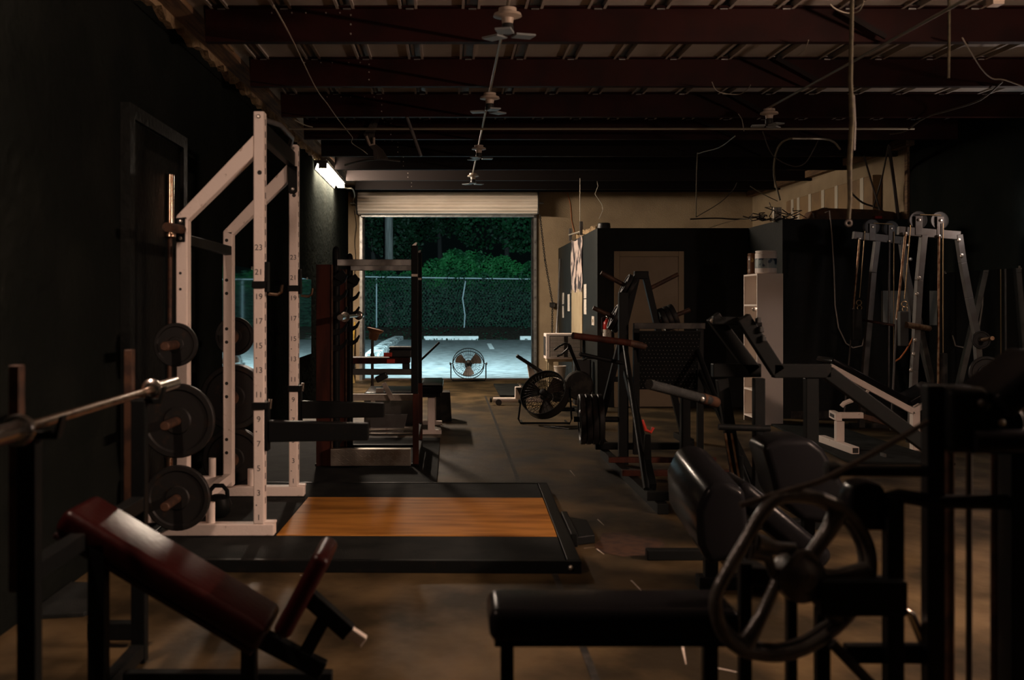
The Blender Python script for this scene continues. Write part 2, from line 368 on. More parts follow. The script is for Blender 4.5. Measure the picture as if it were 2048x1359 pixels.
hc = chain('hoist_chain', [at(1080, 432, 19.6), at(1090, 520, 19.6), at(1105, 606, 19.6), at(1104, 670, 19.6)], .034, .0055, 'steel_dark')
tag(hc, 'steel hoist chain hanging beside the roll-up door on the tan wall', 'chain')
tag(MB().box(at(1100,0,19.9).x, at(1110,0,19.9).x, 19.9, 19.998, 1.33, 1.41).build('chain_cleat', 'steel_dark'), 'small dark wall bracket that holds the hoist chain', 'bracket')
# shelf brackets, plates and dirt on the back wall
tag(MB().box(-1.17, -1.06, YB-.1, YB-.071, 3.50, 3.57).build('junction_box', 'steel_dark'), 'flat dark junction box on the beam above the roll-up door', 'box')
# ================================================================ outdoors
lot = MB(); lot.add([(-16,YB+.28,-.02),(18,YB+.28,-.02),(18,37.6,.19),(-16,37.6,.19),(-16,YB+.28,-.5),(18,YB+.28,-.5),(18,37.6,-.5),(-16,37.6,-.5)],
    [(0,1,2,3),(7,6,5,4),(0,4,5,1),(1,5,6,2),(2,6,7,3),(3,7,4,0)])
struct(lot.build('parking_lot', 'asphalt'))
bank = MB(); nx, ny = 70, 16; vs = []
for j in range(ny+1):
    for i in range(nx+1):
        X = -16+34*i/nx; Y = 37.3+j*(46-37.3)/ny; t = min(1, max(0, (Y-37.3)/2.2))
        vs.append((X, Y, .16+.42*t+(random.uniform(-.05, .05) if 0 < j else 0)))
bank.add(vs, [(j*(nx+1)+i, j*(nx+1)+i+1, (j+1)*(nx+1)+i+1, (j+1)*(nx+1)+i) for j in range(ny) for i in range(nx)])
struct(bank.build('embankment', 'mulch', smooth=True))
lit = MB()
for i in range(900):
    X = random.uniform(-7, 10); Y = random.uniform(36.6, 40); t = min(1, max(0, (Y-37.3)/2.2)); z = .20+.42*t; a = random.uniform(0, 6.3); s = random.uniform(.02, .06)
    lit.add([(X+s*math.cos(a), Y, z+s*.5), (X, Y-s*.4, z), (X-s*math.cos(a), Y, z+random.uniform(0, s)), (X, Y+s, z+s)], [(0,1,2,3)])
tag(lit.build('leaf_litter', 'leaf_dry'), 'scattered dead leaves and litter along the foot of the fence', 'litter', kind='stuff')
for (x0, x1), lab in (((848, 957), 'white concrete wheel stop seen whole behind the floor fan'), ((1040, 1150), 'white concrete wheel stop cut off by the right door jamb')):
    a = (x0-CX)*37.3/F; b = (x1-CX)*37.3/F; z = .185
    o = MB().prism([(a, 37.2, z), (a, 37.24, z+.13), (a, 37.36, z+.13), (a, 37.4, z)], (b-a, 0, 0)).build('wheel_stop', 'stop_paint', bev=.01)
    tag(o, lab, 'wheel stop', 'wheel stops in the car park')
tag(MB().add([(at(974,0,33.5).x,31.2,.116),(at(983,0,33.5).x,31.2,.116),(at(985,0,33.5).x,34.6,.158),(at(976,0,33.5).x,34.6,.158)] , [(0,1,2,3)]).build('bay_line', 'stop_paint'), 'short worn white parking bay line on the asphalt', 'line')
kr = thing('kerb', 'broken white painted kerb stones curving over the car park left of the door', 'kerb', (-1.9, 24, 0))
kp = [(742, 722), (752, 711), (763, 702), (774, 693), (786, 686), (798, 680)]
for i, ((a, b), (c, d)) in enumerate(zip(kp[:-1], kp[1:])):
    Y1 = 1.33*F/(b-CY+6); Y2 = 1.30*F/(d-CY+6)
    p = V(((a-CX)*Y1/F, Y1, .02+Y1*.002)); q = V(((c-CX)*Y2/F, Y2, .05+Y2*.002)); q = p+(q-p)*.93
    MB().beam(p+V((0,0,.09)), q+V((0,0,.09)), .34, .2).build('kerb_stone', 'kerb_paint', kr, bev=.04, seg=2)
# chain-link fence
FY = 39.5
fn = thing('chain_link_fence', 'leaning chain link fence with bare steel posts under the vines', 'fence', (0, FY, .55))
zr = H-(556-CY)*FY/F
MB().path([(-8, FY, zr+.06), (-3, FY, zr+.05), (.5, FY, zr), (3.5, FY, zr-.04), (11, FY, zr-.05)], .022, 8).build('top_rail', 'fence_steel', fn, smooth=True)
for px, kink in ((575, 0), (753, 0), (932, .06), (1110, 0), (1290, 0), (1465, 0)):
    X = (px-CX)*FY/F
    MB().path([(X-kink*1.2, FY, .45), (X-kink*.6, FY, 1.0), (X-kink*2, FY, 1.6), (X, FY, zr)], .024, 8).build('post', 'fence_steel', fn, smooth=True)
ml = MB(); hgt = zr-.5
for i in range(-70, 100):
    X = i*.11
    for s in (1, -1):
        ml.add([(X, FY+.02, .5), (X+.006, FY+.02, .5), (X+.006+s*hgt*.6, FY+.02, zr), (X+s*hgt*.6, FY+.02, zr)], [(0,1,2,3)])
tag(ml.build('mesh_wire', 'fence_wire', fn), kind='stuff')
def leaves(name, pts, size, matn, parent=None, face=(0,-1,.35)):
    vs = []; fs = []; fd = V(face)
    for p in pts:
        d = (V((random.gauss(0,1), random.gauss(0,1), random.gauss(0,1)))*.75+fd).normalized()
        u = d.cross(V((random.gauss(0,1), random.gauss(0,1), random.gauss(0,1)))).normalized(); w_ = d.cross(u)
        s = size*random.uniform(.6, 1.3); n0 = len(vs); p = V(p)
        vs += [tuple(p-u*s), tuple(p+w_*s*.55-u*.1*s), tuple(p+u*s), tuple(p-w_*s*.55-u*.1*s)]; fs.append((n0, n0+1, n0+2, n0+3))
    return mkobj(name, vs, fs, matn, parent)
def blob(c, r, n):
    out = []
    for _ in range(n):
        d = V((random.gauss(0,1), random.gauss(0,1), random.gauss(0,1))).normalized(); k = random.uniform(.72, 1.05)
        out.append((c[0]+d.x*r[0]*k, c[1]+d.y*r[1]*k, c[2]+d.z*r[2]*k))
    return out
vine = []
for _ in range(22000):
    X = random.uniform(-8, 11); z = .6+1.9*random.random()
    vine.append((X, FY+.12+random.random()*.35, z))
for _ in range(1500):
    X = random.uniform(-8, 11)
    if math.sin(X*2.3)+math.sin(X*5.1+1) > .2: vine.append((X, FY-.08-random.random()*.1, 1.9+random.random()*.7))
o = leaves('climbing_vines', vine, .05, 'leaf_dry'); tag(o, 'dark climbing vines threaded through the chain link fence', 'vines', kind='stuff')
hedge = []
for i in range(34):
    X = -8+19*i/33+random.uniform(-.25, .25); top = 2.75+.42*math.sin(X*1.25+.2)+random.uniform(-.2, .25)
    hedge += blob((X, FY+.55+random.uniform(0, .5), (top+1.9)/2), (.62, .55, (top-1.9)/2+.12), 900)
for X, h in ((.15, 3.35), (.6, 3.2), (-.55, 3.0), (1.9, 3.1), (3.0, 2.9)): hedge += blob((X, FY+.35, h-.5), (.5, .4, .55), 1000)
o = leaves('overhanging_hedge', hedge, .058, 'leaf', face=(0,-1,.6)); tag(o, 'bright green leafy hedge spilling over the top of the fence', 'hedge', kind='stuff')
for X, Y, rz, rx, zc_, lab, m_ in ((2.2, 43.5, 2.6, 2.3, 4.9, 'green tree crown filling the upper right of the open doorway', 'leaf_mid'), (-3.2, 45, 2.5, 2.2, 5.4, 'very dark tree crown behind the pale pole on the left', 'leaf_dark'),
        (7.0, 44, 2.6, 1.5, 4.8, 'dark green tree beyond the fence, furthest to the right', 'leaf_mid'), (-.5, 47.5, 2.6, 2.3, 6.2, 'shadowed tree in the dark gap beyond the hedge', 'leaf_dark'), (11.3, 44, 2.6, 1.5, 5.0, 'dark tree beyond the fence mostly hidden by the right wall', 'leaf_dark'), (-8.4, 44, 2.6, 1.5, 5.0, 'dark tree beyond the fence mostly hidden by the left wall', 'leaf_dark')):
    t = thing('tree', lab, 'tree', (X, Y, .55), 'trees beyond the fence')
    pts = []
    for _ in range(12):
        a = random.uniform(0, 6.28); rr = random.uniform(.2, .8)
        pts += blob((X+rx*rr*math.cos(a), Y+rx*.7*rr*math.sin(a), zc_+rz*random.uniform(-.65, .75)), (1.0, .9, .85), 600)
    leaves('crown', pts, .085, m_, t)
    MB().path([(X, Y, .4), (X+.1, Y, 2), (X, Y, zc_)], [.16, .12, .07], 8).build('trunk', 'bark_dark', t, smooth=True)
tag(MB().tube(V((at(779,0,42).x, 42, .45)), at(777, 330, 42), .165, 14, .15).build('utility_pole', 'bark', smooth=True), 'pale grey wooden utility pole rising behind the hedge', 'pole')
yl = thing('yard_lamp', 'cool white wall pack lamp fixed above the door outside', 'lamp', (-.6, 20.26, 4.5))
struct(MB().box(XL-.2, XR+.2, YB+.0, YB+.25, 3.62, 5.2).build('wall_back', 'beige_wall'))
MB().box(-.85, -.35, YB+.255, YB+.55, 4.62, 4.8).build('housing', 'steel_dark', yl, bev=.02)
MB().box(-.8, -.4, YB+.30, YB+.52, 4.605, 4.618).build('lens', 'lamp_glow_out', yl)
yard_light.parent = yl; yard_light.location = (0, .62-.26, .02)
# ================================================================ room lamps
sl = thing('strip_lamp', 'glowing fluorescent strip lamp high on the left wall near the roll-up door', 'lamp', (-1.72, 16.2, 3.22))
MB().box(-1.80, -1.66, 14.95, 17.5, 3.285, 3.33).build('housing', 'steel_dark', sl, bev=.006)
MB().box(-1.775, -1.685, 15.0, 17.45, 3.225, 3.284).build('diffuser', 'lamp_glow', sl, bev=.012)
for yy in (14.96, 17.47): MB().box(-1.785, -1.675, yy-.012, yy+.012, 3.22, 3.29).build('end_cap', 'black_plastic', sl)
MB().prism([(-1.795, 14.97, 3.318), (-1.80, 14.97, 3.325), (-1.842, 14.97, 3.212), (-1.836, 14.97, 3.210)], (0, 2.52, 0)).build('light_shield', 'steel_dark', sl)  # added flange that blocks the lamp's direct light from the wall beside it
for yy in (15.4, 17.0): MB().tube((-1.73, yy, 3.33), (-1.73, yy, 3.40), .006, 6).build('hanger', 'galv', sl)
s2 = thing('strip_lamp', 'bare twin tube strip lamp hung from the roof on the right, outside the frame', 'lamp', (4.3, 3.9, 2.27))
MB().box(4.275, 4.325, 3.25, 4.55, 2.33, 2.37).build('housing', 'offwhite', s2, bev=.006)
for X in (4.25, 4.35): MB().tube((X, 3.30, 2.30), (X, 4.50, 2.30), .019, 12).build('tube', 'lamp_glow2', s2, smooth=True)
for yy in (3.285, 4.515): MB().box(4.22, 4.38, yy-.014, yy+.014, 2.275, 2.329).build('end_holder', 'offwhite', s2)
for yy in (3.5, 4.3): MB().tube((4.3, yy, 2.37), (4.3, yy, zd(yy)), .004, 6).build('hanger', 'galv', s2)
s4 = thing('strip_lamp', 'hooded strip lamp on the left wall beside the camera, outside the frame', 'lamp', (-1.6, 3.6, 2.72))
MB().prism([(-1.70, 2.98, 2.74), (-1.50, 2.98, 2.74), (-1.55, 2.98, 2.84), (-1.65, 2.98, 2.84)], (0, 1.24, 0)).build('hood', 'steel_dark', s4, bev=.004)
for yy in (3.2, 4.0): MB().box(-1.849, -1.66, yy-.02, yy+.02, 2.80, 2.83).build('wall_arm', 'steel_dark', s4)
front_lamp_light.parent = s4; front_lamp_light.location = (0, 0, .0)
s3 = thing('wall_lamp', 'small round lamp on the black right wall at the frame edge', 'lamp', (5.45, 10.27, 2.25))
MB().lathe((5.499, 10.27, 2.25), (-1,0,0), [(.07,0),(.07,.03),(.05,.05)], 20).build('wall_plate', 'steel_dark', s3, smooth=True)
MB().lathe((5.45, 10.27, 2.25), (-1,0,0), [(.045,0),(.055,.03),(.04,.06),(.015,.075)], 16).build('bulb', 'lamp_glow3', s3, smooth=True)
wall_lamp_light.parent = s3; wall_lamp_light.location = (-.10, 0, 0)
# mirrors
for y0, y1, lab in ((8.9, 10.65, 'large frameless mirror on the left wall, the nearer of two, behind the white rack'), (12.7, 14.6, 'large frameless mirror on the left wall, the further of two, towards the lamp')):
    t = thing('wall_mirror', lab, 'mirror', (XL, (y0+y1)/2, .72), 'mirrors on the left wall')
    MB().box(XL+.001, XL+.008, y0, y1, .72, 1.70).build('glass', 'mirror', t)
    for yy in (y0+.4, y1-.4):
        MB().box(XL+.001, XL+.014, yy-.02, yy+.02, 1.69, 1.72).build('clip', 'chrome', t)
t = thing('wall_mirror', 'mirror on the black right wall beyond the cable towers', 'mirror', (XR, 11.5, .3))
MB().box(XR-.008, XR-.001, 10.2, 12.6, .30, 1.72).build('glass', 'mirror', t)
for yy in (10.6, 12.2): MB().box(XR-.014, XR-.001, yy-.02, yy+.02, 1.71, 1.74).build('clip', 'chrome', t)
# ================================================================ shared builders
def plate(c, axis, R, t, label, group, matn='iron'):
    pr = [(.026,-t/2),(R*.34,-t/2),(R*.38,-t*.28),(R*.80,-t*.28),(R*.85,-t/2),(R*.97,-t/2),(R,-t*.34),(R,t*.34),(R*.97,t/2),(R*.85,t/2),(R*.80,t*.28),(R*.38,t*.28),(R*.34,t/2),(.026,t/2),(.026,-t/2)]
    o = MB().lathe(c, axis, pr, 40, cap=False).build('weight_plate', matn, smooth=True)
    return tag(o, label, 'weight plate', group)
def barbell(name, p, q, label, shaft='chrome_rust', sleeve='chrome', sl=.41, cat='barbell'):
    p = V(p); q = V(q); d = (q-p).normalized(); t = thing(name, label, cat, tuple(min(p, q, key=lambda a: a.z)))
    MB().tube(p+d*sl, q-d*sl, .0145, 14).build('shaft', shaft, t, smooth=True)
    for a, s in ((p, 1), (q, -1)):
        sv = MB().lathe(a, d*s, [(.0, 0), (.022, 0), (.0255, .004), (.0255, sl-.03)], 18).build('sleeve', sleeve, t, smooth=True)
        MB().lathe(a+d*s*(sl-.03), d*s, [(.026,0),(.041,.002),(.043,.01),(.043,.022),(.034,.03),(.02,.032)], 20).build('collar', sleeve, t, smooth=True)
    return t
def bolts(pts, axis, r, parent, matn='bolt', name='bolt', L=.012):
    for p in pts: MB().lathe(p, axis, [(r*1.25, 0), (r*1.25, L*.4), (r, L*.5), (r*.8, L), (r*.2, L*1.1)], 10).build(name, matn, parent, smooth=True)
# ================================================================ lifting platform
PL = thing('lifting_platform', 'low lifting platform with orange wood centre and black rubber sides', 'platform', (.666, 5.57, 0), rotz=math.radians(-1.05))
def plp(b, name, m, **k):
    o = b.build(name, m, None, **k); o.parent = PL; return o          # built in platform coordinates
plp(MB().box(-2.37, -.075, .04, .615, .010, .060), 'rubber_tile', 'mat_rubber', bev=.004)
plp(MB().box(-2.37, -.075, 1.85, 2.44, .010, .060), 'rubber_tile', 'mat_rubber', bev=.004)
plp(MB().box(-2.37, -1.665, .62, 1.845, .010, .060), 'rubber_tile', 'mat_rubber', bev=.004)
plp(MB().box(-1.66, -.075, .62, 1.845, .010, .063), 'wood_panel', 'wood_plat', bev=.003)
e1 = plp(MB().box(-2.42, 0, 0, .035, 0, .064), 'edge_frame', 'black_metal', bev=.004)
plp(MB().box(-2.42, 0, 2.445, 2.48, 0, .064), 'edge_frame', 'black_metal', bev=.004)
plp(MB().box(-.07, 0, .036, 2.444, 0, .064), 'edge_frame', 'black_metal', bev=.004)
plp(MB().box(-2.42, -2.375, .036, 2.444, 0, .064), 'edge_frame', 'black_metal', bev=.004)
plp(MB().lathe((-.055, 0, .032), (0,-1,0), [(.014,0),(.014,.004),(.009,.012),(.004,.014)], 10), 'bolt', 'bolt', smooth=True)
plp(MB().prism([(.002, .62, .0), (.002, 1.30, .0), (.002, 1.30, .075), (.002, .62, .075)], (.04,0,0)).prism([(.042,.66,.0),(.15,.72,.0),(.15,1.16,.0),(.042,1.26,.0),], (0,0,.05)), 'band_peg_bracket', 'black_metal', bev=.006)
# ================================================================ white half rack
RK = thing('half_rack', 'tall white steel half rack with numbered uprights standing on the platform', 'squat rack', (-1.3, 6.2, .063))
ZT = .064
curves = {}
def digits(txt):
    if txt not in curves:
        c = bpy.data.curves.new('num', 'FONT'); c.body = txt; c.size = .046; c.align_x = 'CENTER'; c.align_y = 'CENTER'
        o = bpy.data.objects.new('num', c); C.objects.link(o)
        bpy.context.view_layer.update()
        me = bpy.data.meshes.new_from_object(o.evaluated_get(bpy.context.evaluated_depsgraph_get())); me.name = 'number_print'
        me.materials.clear(); me.materials.append(M['print_black']); bpy.data.objects.remove(o); curves[txt] = me
    return curves[txt]
for fi, Y in enumerate((6.18, 7.46)):
    D = .09; xo = .0 if fi == 0 else .012
    up = MB().box(-1.105+xo, -1.045+xo, Y, Y+D, ZT+.066, 2.45).build('upright', 'white_paint', RK, bev=.006)
    sl = MB()
    z = .24
    while z < 2.42:
        sl.box(-1.0455+xo, -1.0443+xo, Y+.034, Y+.056, z, z+.034); z += .0689
    tag(sl.build('slot_row', 'print_black', up), kind='stuff')
    for i, nn in enumerate(range(23, 0, -2)):
        zz = 1.683-.1378*i
        o = bpy.data.objects.new('number_print', digits(str(nn))); C.objects.link(o); o.parent = up
        o.location = V((-1.075+xo, Y-.0008, zz))-worldloc(up); o.rotation_euler = (math.pi/2, 0, 0)
        hl = MB().tube((-1.088+xo, Y-.0008, zz-.068), (-1.088+xo, Y+.0, zz-.068), .004, 8).build('hole', 'print_black', up) if i % 3 == 1 else None
    bolts([(-1.075+xo, Y, 2.42)], (0,-1,0), .010, up)
    MB().tube((-1.07+xo, Y-.001, 2.105), (-1.07+xo, Y+.004, 2.105), .013, 14).build('hole', 'print_black', up)
    rp = MB().box(-1.54, -1.475, Y, Y+D, ZT+.066, 1.86).build('rear_post', 'white_paint', RK, bev=.006)
    hz = (1.80, 1.71, 1.53, 1.44, 1.20, 1.11, .83, .74, .45, .36) if fi else (1.54, 1.45)
    for zz in hz: MB().tube((-1.515, Y-.001, zz), (-1.515, Y+.004, zz), .0115 if fi else .008, 12).build('hole', 'print_black', rp)
    dg = MB().prism([(-1.54, Y, 1.86), (-1.475, Y, 1.835), (-1.106, Y, 2.195), (-1.106, Y, 2.315)], (0, D, 0)).build('brace', 'white_paint', RK, bev=.005)
    bs = MB().prism([(-1.66, Y, ZT), (-.99, Y, ZT), (-.99, Y, ZT+.066), (-1.44, Y, ZT+.066), (-1.56, Y, ZT+.045)], (0, D, 0)).build('base_tube', 'white_paint', RK, bev=.006)
    MB().box(-1.048, -.985, Y+.01, Y+D-.01, ZT+.064, ZT+.078).build('base_lip', 'white_paint', bs, bev=.003)
    MB().tube((-1.355, Y+.045, ZT+.066), (-1.355, Y+.045, .245), .026, 16).build('bar_holder', 'white_paint', bs, smooth=True)
    ot = MB().box(-1.70, -1.54, Y+.01, Y+.08, .135, .195).build('outrigger', 'white_paint', RK, bev=.004)
    MB().tube((-1.62, Y+.045, .195), (-1.62, Y+.045, .32), .026, 16).build('bar_holder', 'white_paint', ot, smooth=True)
    # hooks and spotter arms
    jz = 1.455
    jh = MB().box(-1.112+xo, -1.035+xo, Y-.014, Y+D+.012, jz, jz+.04).box(-1.043+xo, -1.025+xo, Y+.01, Y+.08, jz-.02, jz+.15).build('j_hook', 'black_metal', RK, bev=.004)
    MB().path([(-1.03+xo, Y+.045, jz-.03), (-.975+xo, Y+.045, jz-.035), (-.955+xo, Y+.045, jz-.02), (-.95+xo, Y+.045, jz+.02)], .009, 8).build('hook_rod', 'chrome_rust', jh, smooth=True)
    az = .70
    ar = MB().box(-1.113+xo, -1.03+xo, Y-.014, Y+D+.014, az+.075, az+.115).box(-1.042+xo, -1.022+xo, Y+.005, Y+.085, az-.16, az+.115).build('arm_bracket', 'black_metal', RK, bev=.004)
    MB().prism([(-1.022+xo, Y, az-.11), (-1.022+xo, Y, az+.01), (-.46+xo, Y, az-.005), (-.46+xo, Y, az-.10)], (0, .075, 0)).build('spotter_arm', 'black_metal', ar, bev=.006)
    MB().tube((-1.02+xo, Y+.04, az+.075), (-1.015+xo, Y+.04, az+.13), .012, 10).build('pin', 'chrome', ar, smooth=True)
    # storage pegs
    s = -1 if fi == 0 else 1; y0 = Y if fi == 0 else Y+D
    for zz in (1.144, .725, .30):
        MB().lathe((-1.5, y0, zz), (0, s, 0), [(.05,0),(.05,.008),(.0245,.01),(.0245,.40),(.020,.405)], 16).build('storage_peg', 'rust', RK, smooth=True)
# black cross members between the two side frames
for z0, z1 in ((2.30, 2.40),):
    MB().box(-1.10, -1.05, 6.271, 7.458, z0, z1).build('top_cross_member', 'black_metal', RK, bev=.005)
MB().prism([(-1.10, 7.44, 2.30), (-1.035, 7.44, 2.30), (-1.035, 7.44, 2.13), (-1.05, 7.44, 2.115), (-1.085, 7.44, 2.115), (-1.095, 7.44, 2.13)], (0, .018, 0)).build('gusset_plate', 'black_metal', RK, bev=.003)
bolts([(-1.065, 7.44, 2.145)], (0,-1,0), .010, RK)
MB().path([(-1.075, 6.35, 2.43), (-1.02, 6.6, 2.44), (-1.02, 7.1, 2.44), (-1.075, 7.40, 2.43)], .016, 10).build('pull_up_bar', 'steel_frame', RK, smooth=True)
MB().box(-1.53, -1.48, 6.271, 7.459, .16, .22).build('rear_cross_member', 'white_paint', RK, bev=.004)
MB().box(-1.53, -1.48, 6.271, 7.459, 1.70, 1.76).build('rear_cross_member', 'black_metal', RK, bev=.004)
bk = MB().box(-1.537, -1.487, 6.166, 6.179, 1.715, 1.85).build('peg_bracket', 'black_metal', RK, bev=.01)
bolts([(-1.512, 6.166, 1.83), (-1.512, 6.166, 1.735)], (0,-1,0), .009, bk)
MB().tube((-1.505, 6.165, 1.785), (-1.54, 5.98, 1.785), .026, 16).build('peg', 'rust', bk, smooth=True)
# plates on the storage pegs
g = 'iron plates hung on the white rack'
plate((-1.5, 6.02, 1.144), (0,1,0), .12, .03, 'small iron plate on the upper front peg of the white rack', g)
plate((-1.5, 6.06, .725), (0,1,0), .205, .045, 'large iron plate on the middle front peg of the white rack', g)
plate((-1.5, 6.06, .30), (0,1,0), .18, .04, 'medium iron plate on the lowest front peg of the white rack', g)
plate((-1.5, 7.66, 1.144), (0,1,0), .135, .035, 'small iron plate on the upper rear peg of the white rack', g)
for k in range(3): plate((-1.5, 7.61+.048*k, .725), (0,1,0), .225, .044, ('nearest', 'middle', 'furthest')[k]+' of three large iron plates on the middle rear peg of the white rack', g, 'iron')
for k in range(2): plate((-1.5, 7.61+.048*k, .30), (0,1,0), .21, .044, ('nearer', 'further')[k]+' of two large iron plates on the lowest rear peg of the white rack', g)
t = barbell('barbell', (-1.795, 7.02, .005), (-1.795, 7.06, 2.20), 'rusty barbell standing upright against the black left wall', 'rust', 'chrome_rust')
kb = thing('kettlebell', 'small black kettlebell on the rubber between the white rack frames', 'kettlebell', (-1.42, 6.75, ZT))
MB().lathe((-1.42, 6.75, ZT), (0,0,1), [(.045,0),(.075,.03),(.082,.075),(.068,.115),(.035,.135)], 20).build('body', 'black_metal', kb, smooth=True)
MB().path([(-1.475,6.75,ZT+.11),(-1.472,6.75,ZT+.16),(-1.445,6.75,ZT+.19),(-1.395,6.75,ZT+.19),(-1.368,6.75,ZT+.16),(-1.365,6.75,ZT+.11)], .014, 8).build('handle', 'black_metal', kb, smooth=True)
# ================================================================ incline bench in the left foreground
IB = thing('incline_press_bench', 'black incline press bench with shiny dark red pads in the left foreground', 'weight bench', (-.9, 3.65, 0))
for Y in (3.1, 4.2):
    u = MB().box(-1.212, -1.158, Y-.027, Y+.027, 0, 1.0).build('upright', 'black_metal', IB, bev=.004)
    MB().box(-1.245, -1.215, Y+.0, Y+.045, .55, 1.19).build('back_stop', 'rust', IB, bev=.003)
    MB().prism([(-1.215, Y-.02, .985), (-1.10, Y-.02, .985), (-1.085, Y-.02, 1.05), (-1.095, Y-.02, 1.05), (-1.11, Y-.02, 1.005), (-1.215, Y-.02, 1.005)], (0, .04, 0)).build('bar_cup', 'black_metal', u, bev=.002)
MB().box(-1.21, -1.16, 3.13, 4.17, .58, .635).build('cross_beam', 'black_metal', IB, bev=.004)
MB().box(-1.21, -1.16, 2.7, 4.17, .02, .075).build('base_beam', 'black_metal', IB, bev=.004)
MB().box(-1.157, -.42, 3.90, 3.955, .0, .055).build('base_beam', 'black_metal', IB, bev=.004)
MB().box(-1.44, -1.213, 4.36, 4.415, .03, .10).build('foot_tube', 'black_metal', IB, bev=.004)
MB().box(-1.155, -1.10, 3.50, 3.56, .0, .60).build('rear_post', 'black_metal', IB, bev=.004)
MB().box(-.69, -.64, 3.62, 3.67, 0, .30).build('front_post', 'black_metal', IB, bev=.004)
pa, pb = V((-1.225, 3.65, .715)), V((-.575, 3.65, .325)); d = (pb-pa).normalized(); nrm = V((-d.z, 0, d.x))
if nrm.z < 0: nrm = -nrm
cc = (pa+pb)/2-nrm*.045
pd = MB().obox(cc, d*(pb-pa).length/2, V((0,.15,0)), nrm*.045).build('back_pad', 'vinyl_red', IB, bev=.028, seg=4)
MB().obox(cc-nrm*.052, d*((pb-pa).length/2-.01), V((0,.14,0)), nrm*.009).build('pad_board', 'vinyl_dark', IB, bev=.004)
MB().beam(pa-nrm*.125+d*.05, V((-.42, 3.65, .15)), .05, .06, nrm).build('spine_beam', 'black_metal', IB, bev=.004)
sa, sb = V((-.405, 3.65, .56)), V((-.545, 3.65, .30)); d2 = (sb-sa).normalized(); n2 = V((d2.z, 0, -d2.x))
if n2.x > 0: n2 = -n2
MB().obox((sa+sb)/2, d2*(sb-sa).length/2, V((0,.15,0)), n2*.03).build('seat_pad', 'vinyl_red', IB, bev=.024, seg=4)
MB().beam((-.475, 3.65, .40), (-.335, 3.65, .275), .05, .055, (.6,0,.7)).build('seat_bracket', 'black_metal', IB, bev=.004)
MB().beam((-.345, 3.65, .285), (-.285, 3.65, .245), .036, .036, (.6,0,.7)).build('adjuster_tube', 'offwhite', IB, bev=.003)
MB().beam((-.405, 3.65, .345), (-.50, 3.65, .17), .045, .045).build('seat_strut', 'black_metal', IB, bev=.004)
barbell('barbell', (-1.125, 2.49, 1.032), (-1.165, 4.66, 1.032), 'chrome barbell resting across the uprights of the incline bench', 'chrome_rust', 'chrome', .41)
tag(MB().prism([(-1.84, 4.75, 0), (-1.60, 4.80, 0), (-1.56, 4.9, 0), (-1.66, 5.32, 0), (-1.84, 5.34, 0)], (0,0,.02)).build('rubber_mat', 'mat_rubber', bev=.003), 'torn scrap of black rubber mat against the left wall', 'mat')
# ================================================================ second rack in the middle distance
SR = thing('power_rack', 'dark power rack with rust red side boards and curved bar hooks', 'squat rack', (-.65, 9.8, 0))
tooth = [(0,-.01),(.06,0),(.105,.03),(.128,.085),(.118,.10),(.085,.055),(.05,.04),(0,.05)]
for k, Y in enumerate((9.2, 10.45)):
    b_ = MB().box(-1.12, -.99, Y, Y+.05, .0145, 1.70).build('side_board', 'plank_red', SR, bev=.004)
    MB().box(-.992, -.978, Y-.012, Y, .0145, 1.70).build('board_edge', 'rust', SR)
    for z in (1.574, 1.446, 1.303, 1.165, 1.03):
        MB().prism([(-.985+a, Y+.01, z-.05+c) for a, c in tooth], (0, .03, 0)).build('bar_hook', 'black_metal', SR, bev=.003)
    MB().prism([(-.98, Y+.0, 1.60), (-.90, Y, 1.66), (-.86, Y, 1.60), (-.905, Y, 1.55)], (0, .06, 0)).build('hook_block', 'black_metal', SR, bev=.003)
    MB().lathe((-.96, Y+.08, 0), (0,0,1), [(.032,.0145),(.032,1.80),(.028,1.835),(.016,1.852),(.003,1.858)], 14).build('rear_upright', 'black_metal', SR, smooth=True)
    u = MB().box(-.325, -.268, Y, Y+.06, .62, 1.86).build('front_upright', 'black_metal', SR, bev=.005)
    MB().box(-.322, -.271, Y-.003, Y+.063, 1.60, 1.62).build('marker_band', 'offwhite', u)
    MB().prism([(-.32, Y+.02, 1.86), (-.29, Y+.02, 1.885), (-.275, Y+.02, 1.885), (-.285, Y+.02, 1.86)], (0,.02,0)).build('top_clip', 'bolt', u)
    MB().box(-.312, -.262, Y, Y+.06, .03, .62).build('lower_upright', 'plank_red', SR, bev=.004)
    MB().box(-.948, -.32, Y+.02, Y+.06, 1.69, 1.745).build('cross_bar', 'galv', SR, bev=.004)
    MB().box(-1.13, -.26, Y+.001, Y+.065, .0145, .035).build('base_beam', 'black_metal', SR, bev=.004)
MB().box(-.315, -.262, 9.27, 10.44, .036, .09).build('side_beam', 'black_metal', SR, bev=.004)
st = MB().box(-.99, -.325, 9.10, 9.19, .03, .17).build('tread_step', 'alu', SR, bev=.004)
dm = MB()
for i in range(17):
    for j in range(4):
        X = -.96+.037*i; z = .05+.031*j; s = 1 if (i+j) % 2 else -1
        dm.beam((X-.012, 9.098, z-.008*s), (X+.012, 9.098, z+.008*s), .006, .004)
tag(dm.build('tread_pattern', 'alu', st), kind='stuff')
for z in (.245, .205): MB().tube((-.95, 9.9, z), (-.31, 9.9, z), .012, 10).build('round_rung', 'chrome', SR, smooth=True)
MB().box(-.985, -.94, 9.30, 10.44, .17, .215).build('side_beam', 'black_metal', SR, bev=.004)
MB().box(-.31, -.265, 9.27, 10.44, .20, .245).build('side_beam', 'black_metal', SR, bev=.004)
barbell('barbell', (-.875, 8.75, 1.262), (-.875, 10.93, 1.262), 'dull barbell lying across the hooks of the dark power rack', 'chrome_rust', 'chrome')
